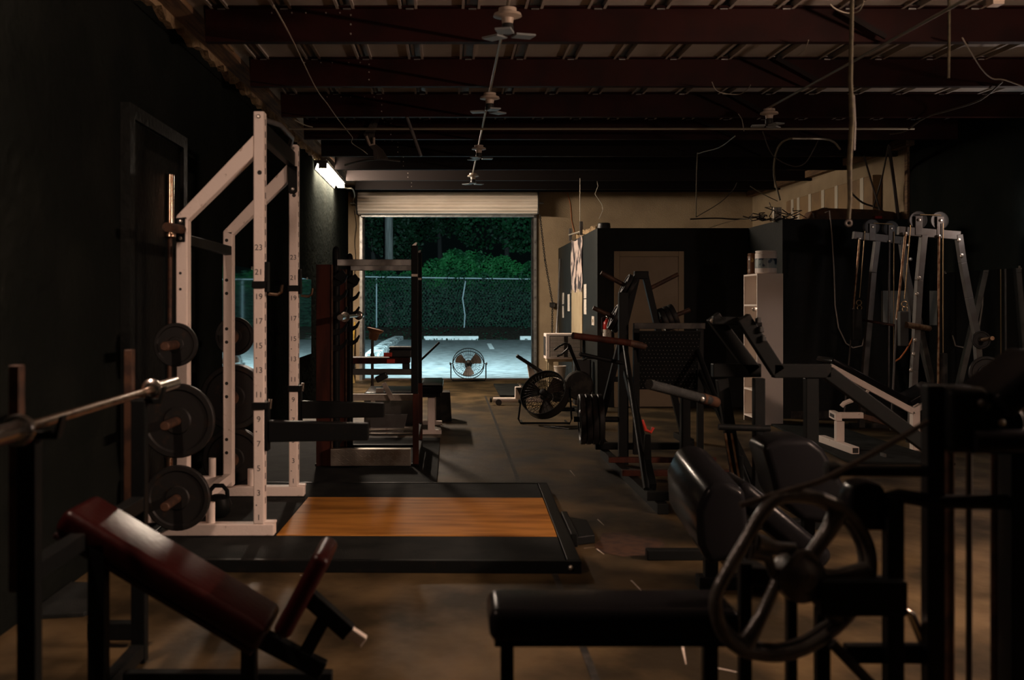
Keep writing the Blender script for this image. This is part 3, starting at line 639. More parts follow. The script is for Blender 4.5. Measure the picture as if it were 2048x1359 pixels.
tag(MB().box(-1.83, -.10, 8.10, 11.2, .0, .014).build('rubber_mat', 'mat_rubber', bev=.003), 'black rubber mat under the dark power rack', 'mat')
# bench station behind it
BS = thing('bench_press_station', 'pale grey bench press frame behind the dark power rack', 'weight bench', (-.7, 12, 0))
Y = 12.0
MB().box(-1.15, -.38, Y, Y+.05, .60, .665).build('cross_beam', 'steel_frame', BS, bev=.004)
MB().box(-1.14, -.36, Y-.06, Y-.01, .325, .395).build('cross_beam', 'offwhite', BS, bev=.004)
for X in (-1.16, -.38):
    MB().box(X, X+.04, Y-.01, Y+.05, 0, .66).build('post', 'offwhite' if X < -1 else 'steel_frame', BS, bev=.004)
MB().box(-.86, -.815, Y-.055, Y-.012, .0, .325).build('post', 'offwhite', BS, bev=.004)
MB().beam((-.72, Y-.1, .52), (-.62, Y-.1, .34), .05, .06, (0,1,0)).build('adjuster_arm', 'offwhite', BS, bev=.004)
MB().beam((-.80, Y-.1, .44), (-.72, Y-.1, .44), .05, .06, (0,1,0)).build('adjuster_arm', 'offwhite', BS, bev=.004)
MB().beam((-.80, Y-.1, .55), (-.68, Y-.1, .61), .07, .06, (0,1,0)).build('handle_block', 'black_plastic', BS, bev=.012)
MB().box(-.95, -.40, Y+.1, Y+1.1, .32, .40).build('pad', 'vinyl', BS, bev=.02, seg=3)
MB().box(-.95, -.40, Y+.15, Y+.20, 0, .32).build('pad_leg', 'steel_frame', BS, bev=.003)
MB().box(-1.18, -.34, Y-.04, Y+.06, .0, .04).build('base_beam', 'offwhite', BS, bev=.004)
MB().tube((-.36, Y+.03, .72), (-.115, Y+.03, .955), .012, 8).build('lever', 'black_metal', BS, smooth=True)
MB().prism([(-.84, Y-.3, .0), (-.50, Y-.3, .0), (-.45, Y-.3, .2), (-.86, Y-.3, .2)], (0,.05,0)).build('kick_plate', 'steel_frame', BS, bev=.004)
tc = thing('tool_case', 'flat dark red case with two bright red latches lying on the bench frame', 'case', (-.8, Y, .665))
MB().box(-1.12, -.44, Y-.02, Y+.28, .722, .79).build('case_body', 'plank_red', tc, bev=.01)
for X, z in ((-.69, .73), (-.72, .80)): MB().box(X, X+.09, Y-.035, Y-.018, z, z+.045).build('latch', 'bright_red', tc, bev=.005)
for X in (-1.12, -.52): MB().box(X, X+.08, Y-.01, Y+.05, .665, .722).build('case_foot', 'black_plastic', tc)
bc = thing('tool_case', 'black plastic case lying on the dark red case', 'case', (-.55, Y, .79))
MB().box(-.665, -.42, Y+.0, Y+.25, .790, .875).build('case_body', 'black_plastic', bc, bev=.012)
MB().box(-.665, -.42, Y+.0, Y+.25, .878, .905).build('case_lid', 'black_plastic', bc, bev=.008)
# white legged bench just right of it
FB = thing('flat_bench', 'black padded flat bench with a white steel leg beside the power rack', 'weight bench', (-.18, 12, 0))
MB().box(-.31, -.075, 11.5, 12.7, .44, .525).build('pad', 'vinyl', FB, bev=.025, seg=3)
MB().box(-.30, -.10, 11.55, 12.65, .395, .44).build('pad_frame', 'black_metal', FB)
for Y in (11.6, 12.5):
    MB().box(-.235, -.16, Y, Y+.05, .03, .395).build('leg', 'white_paint', FB, bev=.004)
    MB().box(-.31, -.09, Y-.01, Y+.06, .0, .045).build('foot_bar', 'white_paint', FB, bev=.006)
tag(MB().prism([(-.20, 12.9, 0), (.02, 12.9, 0), (.0, 12.9, .34), (-.20, 12.9, .34)], (0,.35,0)).build('plyo_box', 'steel_dark', bev=.008), 'dark grey box on the floor behind the white legged bench', 'box')
# standing ashtray, broom, near the door
AS = thing('standing_ashtray', 'copper bowl on a dark turned stand in front of the left door jamb', 'ashtray', (-.96, 13.6, 0))
MB().lathe((-.96, 13.6, 0), (0,0,1), [(.13,0),(.12,.02),(.03,.04),(.018,.10),(.018,.30),(.03,.34),(.018,.38),(.018,.70),(.028,.74),(.018,.78),(.018,.93)], 16).build('stand', 'wire_dark', AS, smooth=True)
MB().lathe((-.955, 13.6, .93), (.25,0,1), [(.04,0),(.055,.02),(.065,.09),(.10,.12),(.105,.14),(.06,.145)], 20).build('bowl', 'copper', AS, smooth=True)
BR = thing('broom', 'yellow handled broom leaning in the corner left of the roll-up door', 'broom', (-1.70, 19.4, 0))
MB().tube((-1.74, 19.3, .22), (-1.72, 19.85, 1.05), .016, 10).build('handle', 'yellow', BR, smooth=True)
MB().prism([(-1.80,19.22,0),(-1.66,19.22,0),(-1.70,19.22,.24),(-1.78,19.22,.24)], (0,.05,0)).build('bristles', 'bristle', BR)
# ================================================================ fans
def fan(c, R, nrm, label, stand_w, blade='fan_blade', drum=0.0):
    c = V(c); n = V(nrm).normalized(); a = V((1,0,0)); a = (a-n*a.dot(n)).normalized(); b = n.cross(a)
    t = thing('floor_fan', label, 'fan', (c.x, c.y, 0), 'floor fans')
    for off in (-.055, .055): MB().ring(c+n*off, n, R, .008, 40, 6).build('guard_ring', 'black_metal', t, smooth=True)
    if drum: MB().lathe(c-n*.07, n, [(R*1.02,0),(R*1.03,.14),(R*1.0,.14),(R*.99,0),(R*1.02,0)], 40, cap=False).build('drum', 'black_plastic', t, smooth=True)
    for off, sgn in ((.055, 1), (-.055, -1)):
        g_ = MB()
        for i in range(36):
            an = 2*math.pi*i/36; e = a*math.cos(an)+b*math.sin(an)
            g_.path([c+n*(off*1.5)+e*R*.22, c+n*(off*1.45)+e*R*.6, c+n*off+e*R], .0022, 4)
        for k in (.3, .5, .75): g_.ring(c+n*off*1.4, n, R*k, .0022, 30, 4)
        tag(g_.build('guard_wires', 'black_metal', t), kind='stuff')
    for i in range(3):
        a0 = 2*math.pi*i/3+.5; p = MB(); N_ = 8; vs = []
        for j in range(N_+1):
            u = j/N_; an = a0-.45+.95*u
            for r in (R*.20, R*.55, R*.88):
                e = a*math.cos(an)+b*math.sin(an); vs.append(c+e*r*(1-.06*(u-.5)**2*4)+n*(.03*(u-.5)))
        m_ = len(vs); vs += [v-n*.003 for v in vs]
        fs = []
        for j in range(N_):
            for k in range(2):
                q = (j*3+k, j*3+k+1, (j+1)*3+k+1, (j+1)*3+k); fs += [q, tuple(x_+m_ for x_ in reversed(q))]
        p.add(vs, fs).build('blade', blade, t, smooth=True)
    MB().lathe(c-n*.10, n, [(.05,0),(.065,.02),(.065,.09),(.045,.10),(.045,.17),(.03,.185),(.002,.188)], 18).build('motor', 'black_plastic', t, smooth=True)
    ph = a if abs(a.z) < .5 else V((1,0,0)); W_ = R*1.12
    pts = [c-ph*W_, V((c.x-W_, c.y, .06)), V((c.x-W_*.93, c.y-.03, .014)), V((c.x+W_*.93, c.y-.03, .014)), V((c.x+W_, c.y, .06)), c+ph*W_]
    MB().path(pts, .011, 8).build('stand', 'black_metal', t, smooth=True)
    for s in (-1, 1):
        MB().lathe(c+ph*s*(W_-.03), ph*s, [(.008,0),(.008,.03),(.022,.032),(.026,.05),(.018,.055)], 10).build('knob', 'black_plastic', t, smooth=True)
        MB().tube((c.x+s*W_*.85, c.y-.03, .012), (c.x+s*W_*.85, c.y+.28, .012), .010, 8).build('foot_tube', 'black_metal', t, smooth=True)
    return t
fan((.33, 19.72, .315), .28, (0,-.86,.5), 'black floor fan standing in the middle of the open doorway', 0)
fan((1.088, 12.6, .335), .272, (-.45,-.72,.52), 'large black floor fan tilted upward right of the doorway', 0, drum=1)
cb = MB().path([(1.05,12.3,.006),(1.15,12.15,.006),(1.35,12.1,.006),(1.5,12.2,.006),(1.46,12.35,.006),(1.25,12.32,.006),(1.12,12.22,.014),(1.3,12.04,.006),(1.6,12.1,.006)], .006, 6).build('extension_lead', 'black_plastic', smooth=True)
tag(cb, 'black power cord coiled on the floor below the tilted fan', 'cord')
# ================================================================ things right of the doorway
tag(MB().box(.74, 1.32, 16.3, 18.7, 0, .03).build('floor_mat', 'mat_rubber', bev=.006), 'dark ribbed door mat on the floor near the right door jamb', 'mat')
EX = thing('exercise_machine', 'white floor exercise machine with a slanted black rail beside the tilted fan', 'exercise machine', (.95, 15, 0))
MB().tube((.59, 15, .07), (1.35, 15, .07), .035, 14).build('base_tube', 'white_paint', EX, smooth=True)
MB().lathe((.66, 14.95, .042), (0,-1,0), [(.01,0),(.042,0),(.042,.04),(.01,.04)], 18).build('wheel', 'black_plastic', EX, smooth=True)
MB().lathe((.575, 15, .07), (-1,0,0), [(.036,0),(.036,.03),(.02,.035)], 14).build('end_cap', 'black_plastic', EX, smooth=True)
MB().box(.885, 1.02, 14.96, 15.05, .09, .25).build('housing', 'white_paint', EX, bev=.012)
MB().prism([(.90, 14.94, .24), (1.01, 14.94, .24), (.96, 14.94, .12)], (0,.018,0)).build('cover', 'black_plastic', EX)
MB().prism([(1.05, 14.98, .56), (1.14, 14.98, .48), (1.24, 14.98, .10), (1.12, 14.98, .10)], (0,.06,0)).build('stem_cover', 'offwhite', EX, bev=.008)
MB().beam((.905, 15, .675), (1.29, 15, .425), .07, .05).build('slanted_rail', 'black_plastic', EX, bev=.016, seg=3)
MB().tube((.93, 15, .30), (.99, 14.95, .24), .012, 8).build('clamp', 'chrome', EX, smooth=True)
BK = thing('exercise_bike', 'dark exercise bike with looped handlebar in front of the air conditioner', 'exercise bike', (1.55, 14.2, 0))
k = lambda x_, y_: at(x_, y_, 14.2)
MB().path([k(1108,700), k(1118,692), k(1130,686), k(1138,688), k(1136,697), k(1124,708), k(1114,712)], .014, 8).build('handlebar', 'black_plastic', BK, smooth=True)
MB().path([k(1138,690), k(1150,720), k(1163,755), k(1168,820)], .024, 10).build('stem', 'black_metal', BK, smooth=True)
MB().path([k(1165,720), k(1175,716), k(1195,716)], .012, 8).build('side_grip', 'black_plastic', BK, smooth=True)
MB().lathe(k(1157,770), (0,-1,0), [(.02,-.05),(.17,-.05),(.19,-.03),(.19,.03),(.17,.05),(.02,.05)], 26).build('flywheel_case', 'steel_dark', BK, smooth=True)
MB().box(1.35, 1.95, 14.12, 14.18, 0, .05).box(1.6, 1.66, 13.9, 14.4, 0, .045).build('base', 'black_metal', BK, bev=.004)
# air conditioner on a wooden stand
AC = thing('air_conditioner', 'white window air conditioner with slatted grille on a wooden stand', 'air conditioner', (1.68, 16.2, .575))
MB().box(1.40, 1.93, 16.03, 16.45, .575, .945).build('case', 'white_paint', AC, bev=.008)
for i in range(15):
    z = .61+.02*i; MB().box(1.46, 1.66, 16.018, 16.031, z, z+.011).build('louvre', 'offwhite', AC)
for i in range(15):
    z = .61+.02*i; MB().box(1.72, 1.90, 16.018, 16.031, z, z+.011).build('louvre', 'offwhite', AC)
MB().box(1.45, 1.91, 16.024, 16.030, .605, .915).build('grille_back', 'print_black', AC)
MB().box(1.396, 1.402, 16.06, 16.42, .62, .90).build('side_vent', 'print_black', AC)
ST = thing('wooden_stand', 'rough wooden stand under the air conditioner', 'stand', (1.65, 16.2, 0))
MB().box(1.42, 1.91, 16.06, 16.42, .535, .574).build('top_board', 'ply', ST)
for X in (1.44, 1.82):
    for Y in (16.08, 16.34): MB().box(X, X+.07, Y, Y+.06, 0, .535).build('leg', 'ply', ST)
BI = thing('waste_bin', 'small pale plastic bucket on a low crate under the air conditioner', 'bin', (1.56, 15.6, .3))
MB().lathe((1.56, 15.6, .30), (0,0,1), [(.062,0),(.085,.185),(.09,.19),(.09,.20),(.08,.20),(.058,.01)], 20).build('bucket', 'offwhite', BI, smooth=True)
tag(MB().box(1.45, 1.68, 15.48, 15.72, 0, .299).build('crate', 'steel_dark', bev=.006), 'low dark crate under the pale bucket', 'crate')
tag(MB().box(1.70, 1.93, 15.0, 15.25, 0, .62).build('speaker_box', 'black_plastic', bev=.01), 'black floor box beside the office corner behind the exercise bike', 'speaker')
# office side wall
def wy(px): return 1.965*F/(px-CX)                                   # depth of a pixel column on the office side wall
def wz(py, Y): return H-(py-CY)*Y/F
def onwall(b, x0, x1, y0, y1, t=.004, X=1.969):
    Ya, Yb = wy(x1), wy(x0); Ym = (Ya+Yb)/2
    return b.box(X-t, X, Ya, Yb, wz(y1, Ym), wz(y0, Ym))
po = thing('poster', 'crumpled black and white poster hung on the office side wall', 'poster', (1.96, wy(1154), 1.6))
pv = []; Ya, Yb = wy(1165), wy(1143); nn_ = 10
for j in range(nn_+1):
    for i in range(nn_+1):
        Y = Ya+(Yb-Ya)*i/nn_; z = 2.42-.86*j/nn_-(.06*math.sin(math.pi*i/nn_)*(1-j/nn_)**2)
        pv.append((1.958+.006*math.sin(i*1.3+j)-.004*random.random(), Y, z))
MB().add(pv, [(j*(nn_+1)+i, j*(nn_+1)+i+1, (j+1)*(nn_+1)+i+1, (j+1)*(nn_+1)+i) for j in range(nn_) for i in range(nn_)]).build('sheet', 'poster', po, smooth=True)
MB().tube((1.93, Ya-.03, 2.45), (1.93, Yb+.05, 2.50), .012, 8).build('hanging_bar', 'wire_white', po, smooth=True)
for Y in (Ya, Yb): MB().box(1.925, 1.968, Y-.03, Y+.03, 2.40, 2.60).build('wood_batten', 'steel_frame', po)
g = 'handwritten paper strips on the office wall'
for x0, x1, y0, y1, lab in ((1167.5, 1172.5, 568, 596, 'white paper strip right of the poster, the upper of two'), (1167.5, 1172.5, 598, 628, 'white paper strip right of the poster, the lower of two'),
        (1135, 1139, 588, 622, 'white paper strip below and left of the poster'), (1124.5, 1127.5, 585, 608, 'white paper strip near the far end of the office wall, the upper of two'), (1124.5, 1127.5, 611, 635, 'white paper strip near the far end of the office wall, the lower of two')):
    tag(onwall(MB(), x0, x1, y0, y1, .003).build('paper_strip', 'paper'), lab, 'sign', g)
tag(onwall(MB(), 1144, 1165, 578, 688, .012).build('plywood_sheet', 'ply'), 'tall plain tan board fixed to the office wall under the poster', 'board')
lt = thing('light_switch', 'pale switch plate on the office side wall near its corner', 'switch', (1.965, wy(1186), 1.15))
onwall(MB(), 1183.5, 1188.5, 632, 650, .006).build('plate', 'offwhite', lt)
onwall(MB(), 1185.2, 1186.8, 638, 644, .012).build('toggle', 'beige_trim', lt)
pr = MB().path([at(1120, 518, 19.5), at(1117, 600, 19.0), at(1113, 668, 18.6), at(1112, 700, 18.6)], .018, 8).build('wooden_pole', 'steel_frame', smooth=True)
tag(pr, 'thin grey pole leaning on the tan wall beside the office', 'pole')
# fire extinguisher on the office front
FE = thing('fire_extinguisher', 'red fire extinguisher with white label on the office front wall', 'fire extinguisher', (2.09, 14.6, .89))
c = (2.085, 14.60)
MB().lathe((c[0], c[1], .885), (0,0,1), [(.03,0),(.052,.008),(.056,.02),(.056,.21),(.05,.245),(.03,.27),(.018,.28),(.018,.30)], 22).build('cylinder', 'red_paint', FE, smooth=True)
MB().lathe((c[0], c[1], .91), (0,0,1), [(.0566,0),(.0566,.13)], 22, cap=False).build('label_band', 'label', FE, smooth=True)
MB().lathe((c[0], c[1], 1.185), (0,0,1), [(.012,0),(.018,.01),(.018,.03),(.01,.04)], 12).build('valve', 'chrome', FE, smooth=True)
MB().beam((c[0]-.01, c[1], 1.225), (c[0]+.05, c[1], 1.25), .016, .008).build('lever', 'chrome', FE)
MB().beam((c[0]-.01, c[1], 1.208), (c[0]+.05, c[1], 1.205), .016, .008).build('lever', 'chrome', FE)
MB().path([(c[0]-.02, c[1], 1.21), (c[0]-.07, c[1]-.01, 1.19), (c[0]-.068, c[1]-.01, 1.0)], .008, 6).build('hose', 'black_plastic', FE, smooth=True)
MB().box(c[0]-.02, c[0]+.02, c[1]+.05, OY-.001, 1.0, 1.03).build('wall_hook', 'steel_dark', FE)
# clutter on the office roof, left end
tag(MB().lathe((2.10, 15.0, OZ-.009), (0,0,1), [(.03,0),(.085,.0),(.09,.04),(.085,.09),(.07,.10)], 20).build('round_tin', 'black_plastic', smooth=True), 'round black tin on the front corner of the office roof', 'tin')
cl = MB()
for i in range(26):
    cl.obox((2.02+random.uniform(0,.12), random.uniform(15.3, 17.2), OZ-.01+.035+random.uniform(0,.03)), V((random.uniform(.02,.05),random.uniform(-.03,.03),.01)), V((-.02,random.uniform(.03,.10),.01)), V((0,.005,.03)))
tag(cl.build('foam_scraps', 'insulation'), 'heap of orange insulation scraps along the office roof edge', 'scraps', kind='stuff')
tag(MB().tube(at(1160, 356, 16.6), at(1160, 452, 16.6), .007, 6).build('hanging_rod', 'conduit'), 'thin steel rod hanging from the roof above the poster', 'rod')
tag(MB().path([at(1182,316,17), at(1191,345,17), at(1196,372,17), at(1190,388,17), at(1204,408,17), at(1206,420,17), at(1198,438,17)], .006, 6).build('loose_wire', 'wire_white', smooth=True), 'curly pale wire dangling above the office corner', 'wire')
tag(MB().path([at(1135,385,19.99), at(1141,410,19.99), at(1143,440,19.99), at(1150,470,19.99)], .007, 6).build('loose_wire', 'wire_orange', smooth=True), 'thin orange wire on the tan wall right of the roll-up door', 'wire')
# ================================================================ white shelf unit with tubs
SH = thing('shelf_unit', 'tall narrow white shelf unit with its flat side towards the camera', 'shelf', (3.63, 12.8, 0))
MB().box(3.49, 3.785, 12.50, 12.52, .0, 1.72).build('side_panel', 'white_lam', SH)
MB().box(3.49, 3.785, 13.05, 13.07, .0, 1.72).build('side_panel', 'white_lam', SH)
MB().box(3.765, 3.785, 12.521, 13.049, .0, 1.72).build('back_panel', 'white_lam', SH)
for z in (.06, .37, .69, 1.01, 1.35, 1.70): MB().box(3.49, 3.764, 12.521, 13.049, z, z+.02).build('shelf_board', 'white_lam', SH)
def tub(c, r, h, body, lab, label):
    t = thing('supplement_tub', label, 'tub', c, 'tubs on top of the shelf unit')
    MB().lathe(c, (0,0,1), [(r*.9,0),(r,.012),(r,h*.86),(r*.93,h*.9)], 26).build('jar', body, t, smooth=True)
    MB().lathe((c[0],c[1],c[2]+h*.9), (0,0,1), [(r*.96,0),(r*.97,h*.09),(r*.90,h*.10)], 26).build('lid', body, t, smooth=True)
    MB().lathe((c[0],c[1],c[2]+h*.24), (0,0,1), [(r*1.004,0),(r*1.004,h*.42)], 26, cap=False).build('label_wrap', lab, t, smooth=True)
    return t
tub((3.635, 12.66, 1.721), .122, .265, 'white_lam', 'tub_label', 'big pale tub with a dark blue label on the shelf unit')
tub((3.60, 12.94, 1.721), .10, .25, 'tub_amber', 'tub_amber', 'dark amber tub behind the pale tub on the shelf unit')
kb = thing('clip_rack', 'small black hooks and clips stuck out of the shelf side', 'hook', (3.5, 12.47, 1.0))
for z in (1.03, 1.10, 1.17): MB().box(3.44, 3.53, 12.44, 12.498, z-.05, z+.0).build('clip', 'black_plastic', kb, bev=.008)
# ================================================================ leg press
LP = thing('leg_press', 'black sled leg press with a studded foot plate and floor rails', 'leg press', (1.7, 8.5, 0))
MB().box(1.35, 1.42, 7.15, 9.9, .0, .07).build('floor_rail', 'black_metal', LP, bev=.004)
MB().box(2.06, 2.13, 7.15, 9.9, .0, .07).build('floor_rail', 'black_metal', LP, bev=.004)
for Y in (7.25, 9.82): MB().box(1.30, 2.18, Y, Y+.07, .071, .13).build('cross_beam', 'black_metal', LP, bev=.004)
for Y in (8.3, 9.0): MB().box(1.30, 2.18, Y, Y+.05, .0705, .115).build('cross_beam', 'plank_red', LP, bev=.004)
MB().box(1.44, 1.52, 9.36, 9.44, .0, 1.47).build('mast', 'black_metal', LP, bev=.004)
MB().box(2.02, 2.10, 9.60, 9.68, .0, 1.10).build('mast', 'black_metal', LP, bev=.004)
for X in (1.375, 2.10):
    MB().tube((X, 7.7, .07), (X+.12 if X < 2 else X-.02, 9.5, 1.12), .022, 12).build('guide_rod', 'black_metal', LP, smooth=True)
    MB().beam((X+.055, 7.75, .08), (X+.10 if X < 2 else X, 9.2, .80), .05, .06).build('rail_beam', 'black_metal', LP, bev=.004)
fp = MB().obox((1.84, 9.28, .895), (.255,0,0), (0,.006,.002), (0,-.085,.25)).build('foot_plate', 'black_metal', LP, bev=.003)
sd = MB()
for j in range(15):
    for i in range(16):
        u = -.23+.0305*i+(.015 if j % 2 else 0); w_ = -.93+.1285*j
        p = V((1.84+u, 9.28, .895))+V((0,-.085,.25))*w_+V((0,-.0065,-.002))
        sd.lathe(p, (0,-1,-.33), [(.0042,0),(.003,.004),(.0006,.006)], 5)
tag(sd.build('studs', 'galv', fp), kind='stuff')
MB().box(1.55, 2.15, 9.26, 9.32, 1.16, 1.21).build('top_bar', 'steel_dark', LP, bev=.004)
MB().box(1.55, 1.60, 9.28, 9.33, .10, 1.16).build('plate_support', 'black_metal', LP)
MB().box(2.09, 2.14, 9.28, 9.33, .10, 1.16).build('plate_support', 'black_metal', LP)
MB().tube((1.005, 9.0, 1.112), (1.50, 9.2, 1.045), .028, 14).build('push_bar', 'plank_red', LP, smooth=True)
MB().tube((1.50, 9.2, 1.045), (1.64, 9.25, 1.015), .031, 14).build('bar_socket', 'rust', LP, smooth=True)
MB().tube((1.09, 9.25, .95), (1.50, 9.38, .86), .018, 10).build('push_bar', 'black_metal', LP, smooth=True)
MB().tube((1.06, 9.42, .385), (1.45, 9.40, .385), .024, 12).build('plate_horn', 'black_metal', LP, smooth=True)
MB().prism([(1.40, 8.0, .14), (1.47, 8.0, .14), (1.46, 8.0, .42), (1.42, 8.0, .42)], (0,.04,0)).build('stop_block', 'black_metal', LP, bev=.003)
MB().path([(1.52, 8.7, .45), (1.54, 8.66, .38), (1.58, 8.66, .36), (1.60, 8.66, .40)], .014, 8).build('red_lever', 'bright_red', LP, smooth=True)
g = 'plates loaded on the leg press'
for k in range(4): plate((1.13+.052*k, 9.42, .385), (1,-.04,.03), .215, .047, 'black iron plate in the leg press stack, number %s from the left' % ('one', 'two', 'three', 'four')[k], g)
# ================================================================ A-frame plate tree
PT = thing('plate_tree', 'black A-shaped plate tree with rusty pegs in front of the office door', 'plate rack', (1.91, 11, 0))
Y = 11.0
for s in (-1, 1):
    MB().beam((1.91+s*.035, Y, 1.68), (1.905+s*.43, Y, .06), .06, .075, (0,1,0)).build('leg', 'black_metal', PT, bev=.004)
    MB().box(1.905+s*.43-.04, 1.905+s*.43+.04, Y-.3, Y+.3, 0, .06).build('foot', 'black_metal', PT, bev=.004)
MB().box(1.84, 1.98, Y-.04, Y+.04, 1.62, 1.70).build('top_cap', 'black_metal', PT, bev=.006)
MB().beam((1.60, Y, .62), (2.20, Y, .62), .05, .05).build('cross_bar', 'black_metal', PT, bev=.004)
pegs = [((1.83, 1.515), (1.51, 1.685)), ((1.985, 1.52), (2.28, 1.67)), ((1.73, 1.20), (1.43, 1.335)), ((2.08, 1.19), (2.40, 1.315))]
for (x0, z0), (x1, z1) in pegs: MB().tube((x0, Y, z0), (x1, Y, z1), .022, 12).build('peg', 'rust', PT, smooth=True)
g = 'plates on the A-frame tree'
def pegplate(i, tt, R, t, lab):
    (x0, z0), (x1, z1) = pegs[i]; p = V((x0, Y, z0)); d = (V((x1, Y, z1))-p).normalized()
    plate(p+d*tt, d, R, t, lab, g)
pegplate(0, .035, .13, .04, 'iron plate on the upper left peg of the plate tree, against its leg'); pegplate(0, .085, .125, .04, 'iron plate on the upper left peg of the plate tree, the outer one')
pegplate(2, .04, .14, .045, 'iron plate on the lower left peg of the plate tree, against its leg'); pegplate(2, .095, .135, .045, 'iron plate on the lower left peg of the plate tree, the outer one')
for k in range(3): pegplate(3, .06+.052*k, .125, .048, 'iron plate on the lower right peg of the plate tree, %s from its leg' % ('first', 'second', 'third')[k])
# ================================================================ cable towers
def tower(Y, top0, top1, pul, post, leg, rods, label, zfl=0.0, extra=True):
    A = lambda x_, y_, dy=0: at(x_, y_, Y+dy)
    t = thing('cable_tower', label, 'cable machine', (A(*post[-1]).x, Y, 0), 'cable towers on the right')
    MB().beam(A(*top0), A(*top1), .06, .085).build('top_beam', 'steel_frame', t, bev=.004)
    for (x_, y_) in pul:
        p = A(x_, y_)
        MB().box(p.x-.035, p.x+.035, Y-.035, Y-.027, p.z-.15, p.z+.04).build('pulley_bracket', 'steel_frame', t, bev=.003)
        w_ = MB().lathe(p, (0,1,0), [(.014,-.016),(.05,-.012),(.085,-.018),(.092,-.014),(.078,0),(.092,.014),(.085,.018),(.014,.016)], 28).build('pulley', 'black_plastic', t, smooth=True)
        bolts([p+V((0,-.036,0))], (0,-1,0), .013, t)
    for a, b in zip(post[:-1], post[1:]):
        MB().beam(A(*a), A(*b), .06, .075, (0,1,0)).build('post', 'steel_frame', t, bev=.004)
    for a, b in zip(leg[:-1], leg[1:]):
        MB().beam(A(*a), A(*b), .06, .07, (0,1,0)).build('leg', 'steel_frame', t, bev=.004)
    for (x0, y0, x1, y1, r, m_) in rods:
        MB().tube(A(x0, y0, -.05), A(x1, y1, -.05), r, 10).build('guide_rod' if r > .008 else 'cable_run', m_, t, smooth=True)
        if r > .008: bolts([A(x0, y0-2, -.05)], (0,-1,0), .012, t)
    return t
T1 = tower(10.9, (1796, 461), (1919, 471), [(1835, 440), (1878, 441)], [(1847, 470), (1838, 560), (1828, 740), (1822, 884)], [(1917, 469), (1925, 525), (1938, 595), (1953, 668), (1968, 884)],
    [(1811, 468, 1793, 640, .012, 'rust_steel'), (1878, 473, 1876, 878, .012, 'rust_steel'), (1821, 450, 1809, 598, .005, 'cable'), (1886, 446, 1886, 705, .005, 'cable'), (1840, 429, 1882, 430, .005, 'cable'), (1793, 640, 1782, 860, .010, 'steel_frame')],
    'grey steel cable tower, the nearer of two, with two pulleys on its beam')
T2 = tower(12.2, (1706, 470), (1805, 481), [(1743, 454), (1781, 457)], [(1754, 482), (1746, 545), (1728, 760), (1722, 854)], [(1803, 480), (1812, 545), (1835, 650), (1868, 790), (1876, 854)],
    [(1719, 479, 1707, 620, .012, 'rust_steel'), (1779, 484, 1777, 780, .012, 'steel_frame'), (1730, 462, 1719, 595, .005, 'cable'), (1788, 463, 1787, 770, .005, 'cable'), (1747, 446, 1785, 448, .005, 'cable'), (1707, 620, 1688, 830, .010, 'steel_frame')],
    'grey steel cable tower, the further of two, close to the black wall')
for t, A, pts in ((T1, 10.9, ((1838,556),(1834,588),(1831,680),(1828,708),(1822,740),(1918,480),(1924,511))), (T2, 12.2, ((1816,490),(1821,518),))):
    bolts([at(x_, y_, A-.04) for x_, y_ in pts], (0,-1,0), .016, t)
for t, A, x_, y_ in ((T1, 10.9, 1809, 600), (T2, 12.2, 1718, 597)):
    MB().ring(at(x_, y_+8, A-.05), (0,1,0), .028, .006, 16, 6).build('snap_hook', 'cable', t, smooth=True)
    MB().ring(at(x_+1, y_+18, A-.05), (.5,1,0), .024, .005, 16, 6).build('snap_hook', 'cable', t, smooth=True)
def quick(name, m_, parent, p, q, w_, h_, bev=.004, up=(0,1,0)): return MB().beam(p, q, w_, h_, up).build(name, m_, parent, bev=bev)
MB().box(at(1795,0,10.83).x, at(1812,0,10.83).x, 10.76, 10.84, at(0,692,10.8).z, at(0,622,10.8).z).build('carriage', 'black_plastic', T1, bev=.008)
MB().box(at(1703,0,12.1).x, at(1722,0,12.1).x, 12.06, 12.14, at(0,680,12.1).z, at(0,618,12.1).z).build('carriage', 'black_plastic', T2, bev=.008)
MB().lathe(at(1812, 649, 10.75), at(1862, 657, 10.95)-at(1812, 649, 10.75), [(.03,0),(.03,.36),(.026,.365),(.022,.35)], 16).build('handle_peg', 'rust_steel', T1, smooth=True)
MB().tube(at(1726, 640, 12.1), at(1800, 652, 11.6), .014, 10).build('handle_peg', 'plank_red', T2, smooth=True)
MB().lathe(at(1887, 770, 10.85), (0,0,1), [(.036,0),(.036,.31),(.03,.315)], 18).build('counterweight', 'steel_dark', T1, smooth=True)
quick('brace', 'steel_dark', T1, at(1829,600,10.96), at(1872,800,10.96), .05, .05)
MB().box(at(1815,0,10.9).x, at(1985,0,10.9).x, 10.87, 10.95, .0, .055).build('base_beam', 'steel_dark', T1, bev=.004)
MB().box(at(1700,0,12.2).x, at(1880,0,12.2).x, 12.17, 12.25, .0, .055).build('base_beam', 'steel_dark', T2, bev=.004)
MB().tube(at(1958, 680, 10.9), at(1985, 676, 10.5), .020, 12).build('plate_horn', 'rust_steel', T1, smooth=True)
MB().tube(at(1968, 746, 10.9), at(1992, 744, 10.45), .024, 12).build('plate_horn', 'rust_steel', T1, smooth=True)
g = 'plates on the nearer cable tower'
dh = at(1985,676,10.5)-at(1958,680,10.9)
plate(at(1958,680,10.9)+dh*.16, dh, .088, .03, 'small dull iron plate on the upper horn of the nearer cable tower', g)
dh = at(1992,744,10.45)-at(1968,746,10.9)
plate(at(1968,746,10.9)+dh*.22, dh, .165, .04, 'larger iron plate on the lower horn of the nearer cable tower', g)
plate(at(1968,746,10.9)+dh*.36, dh, .085, .03, 'small iron plate in front of the larger one on the lower horn', g)
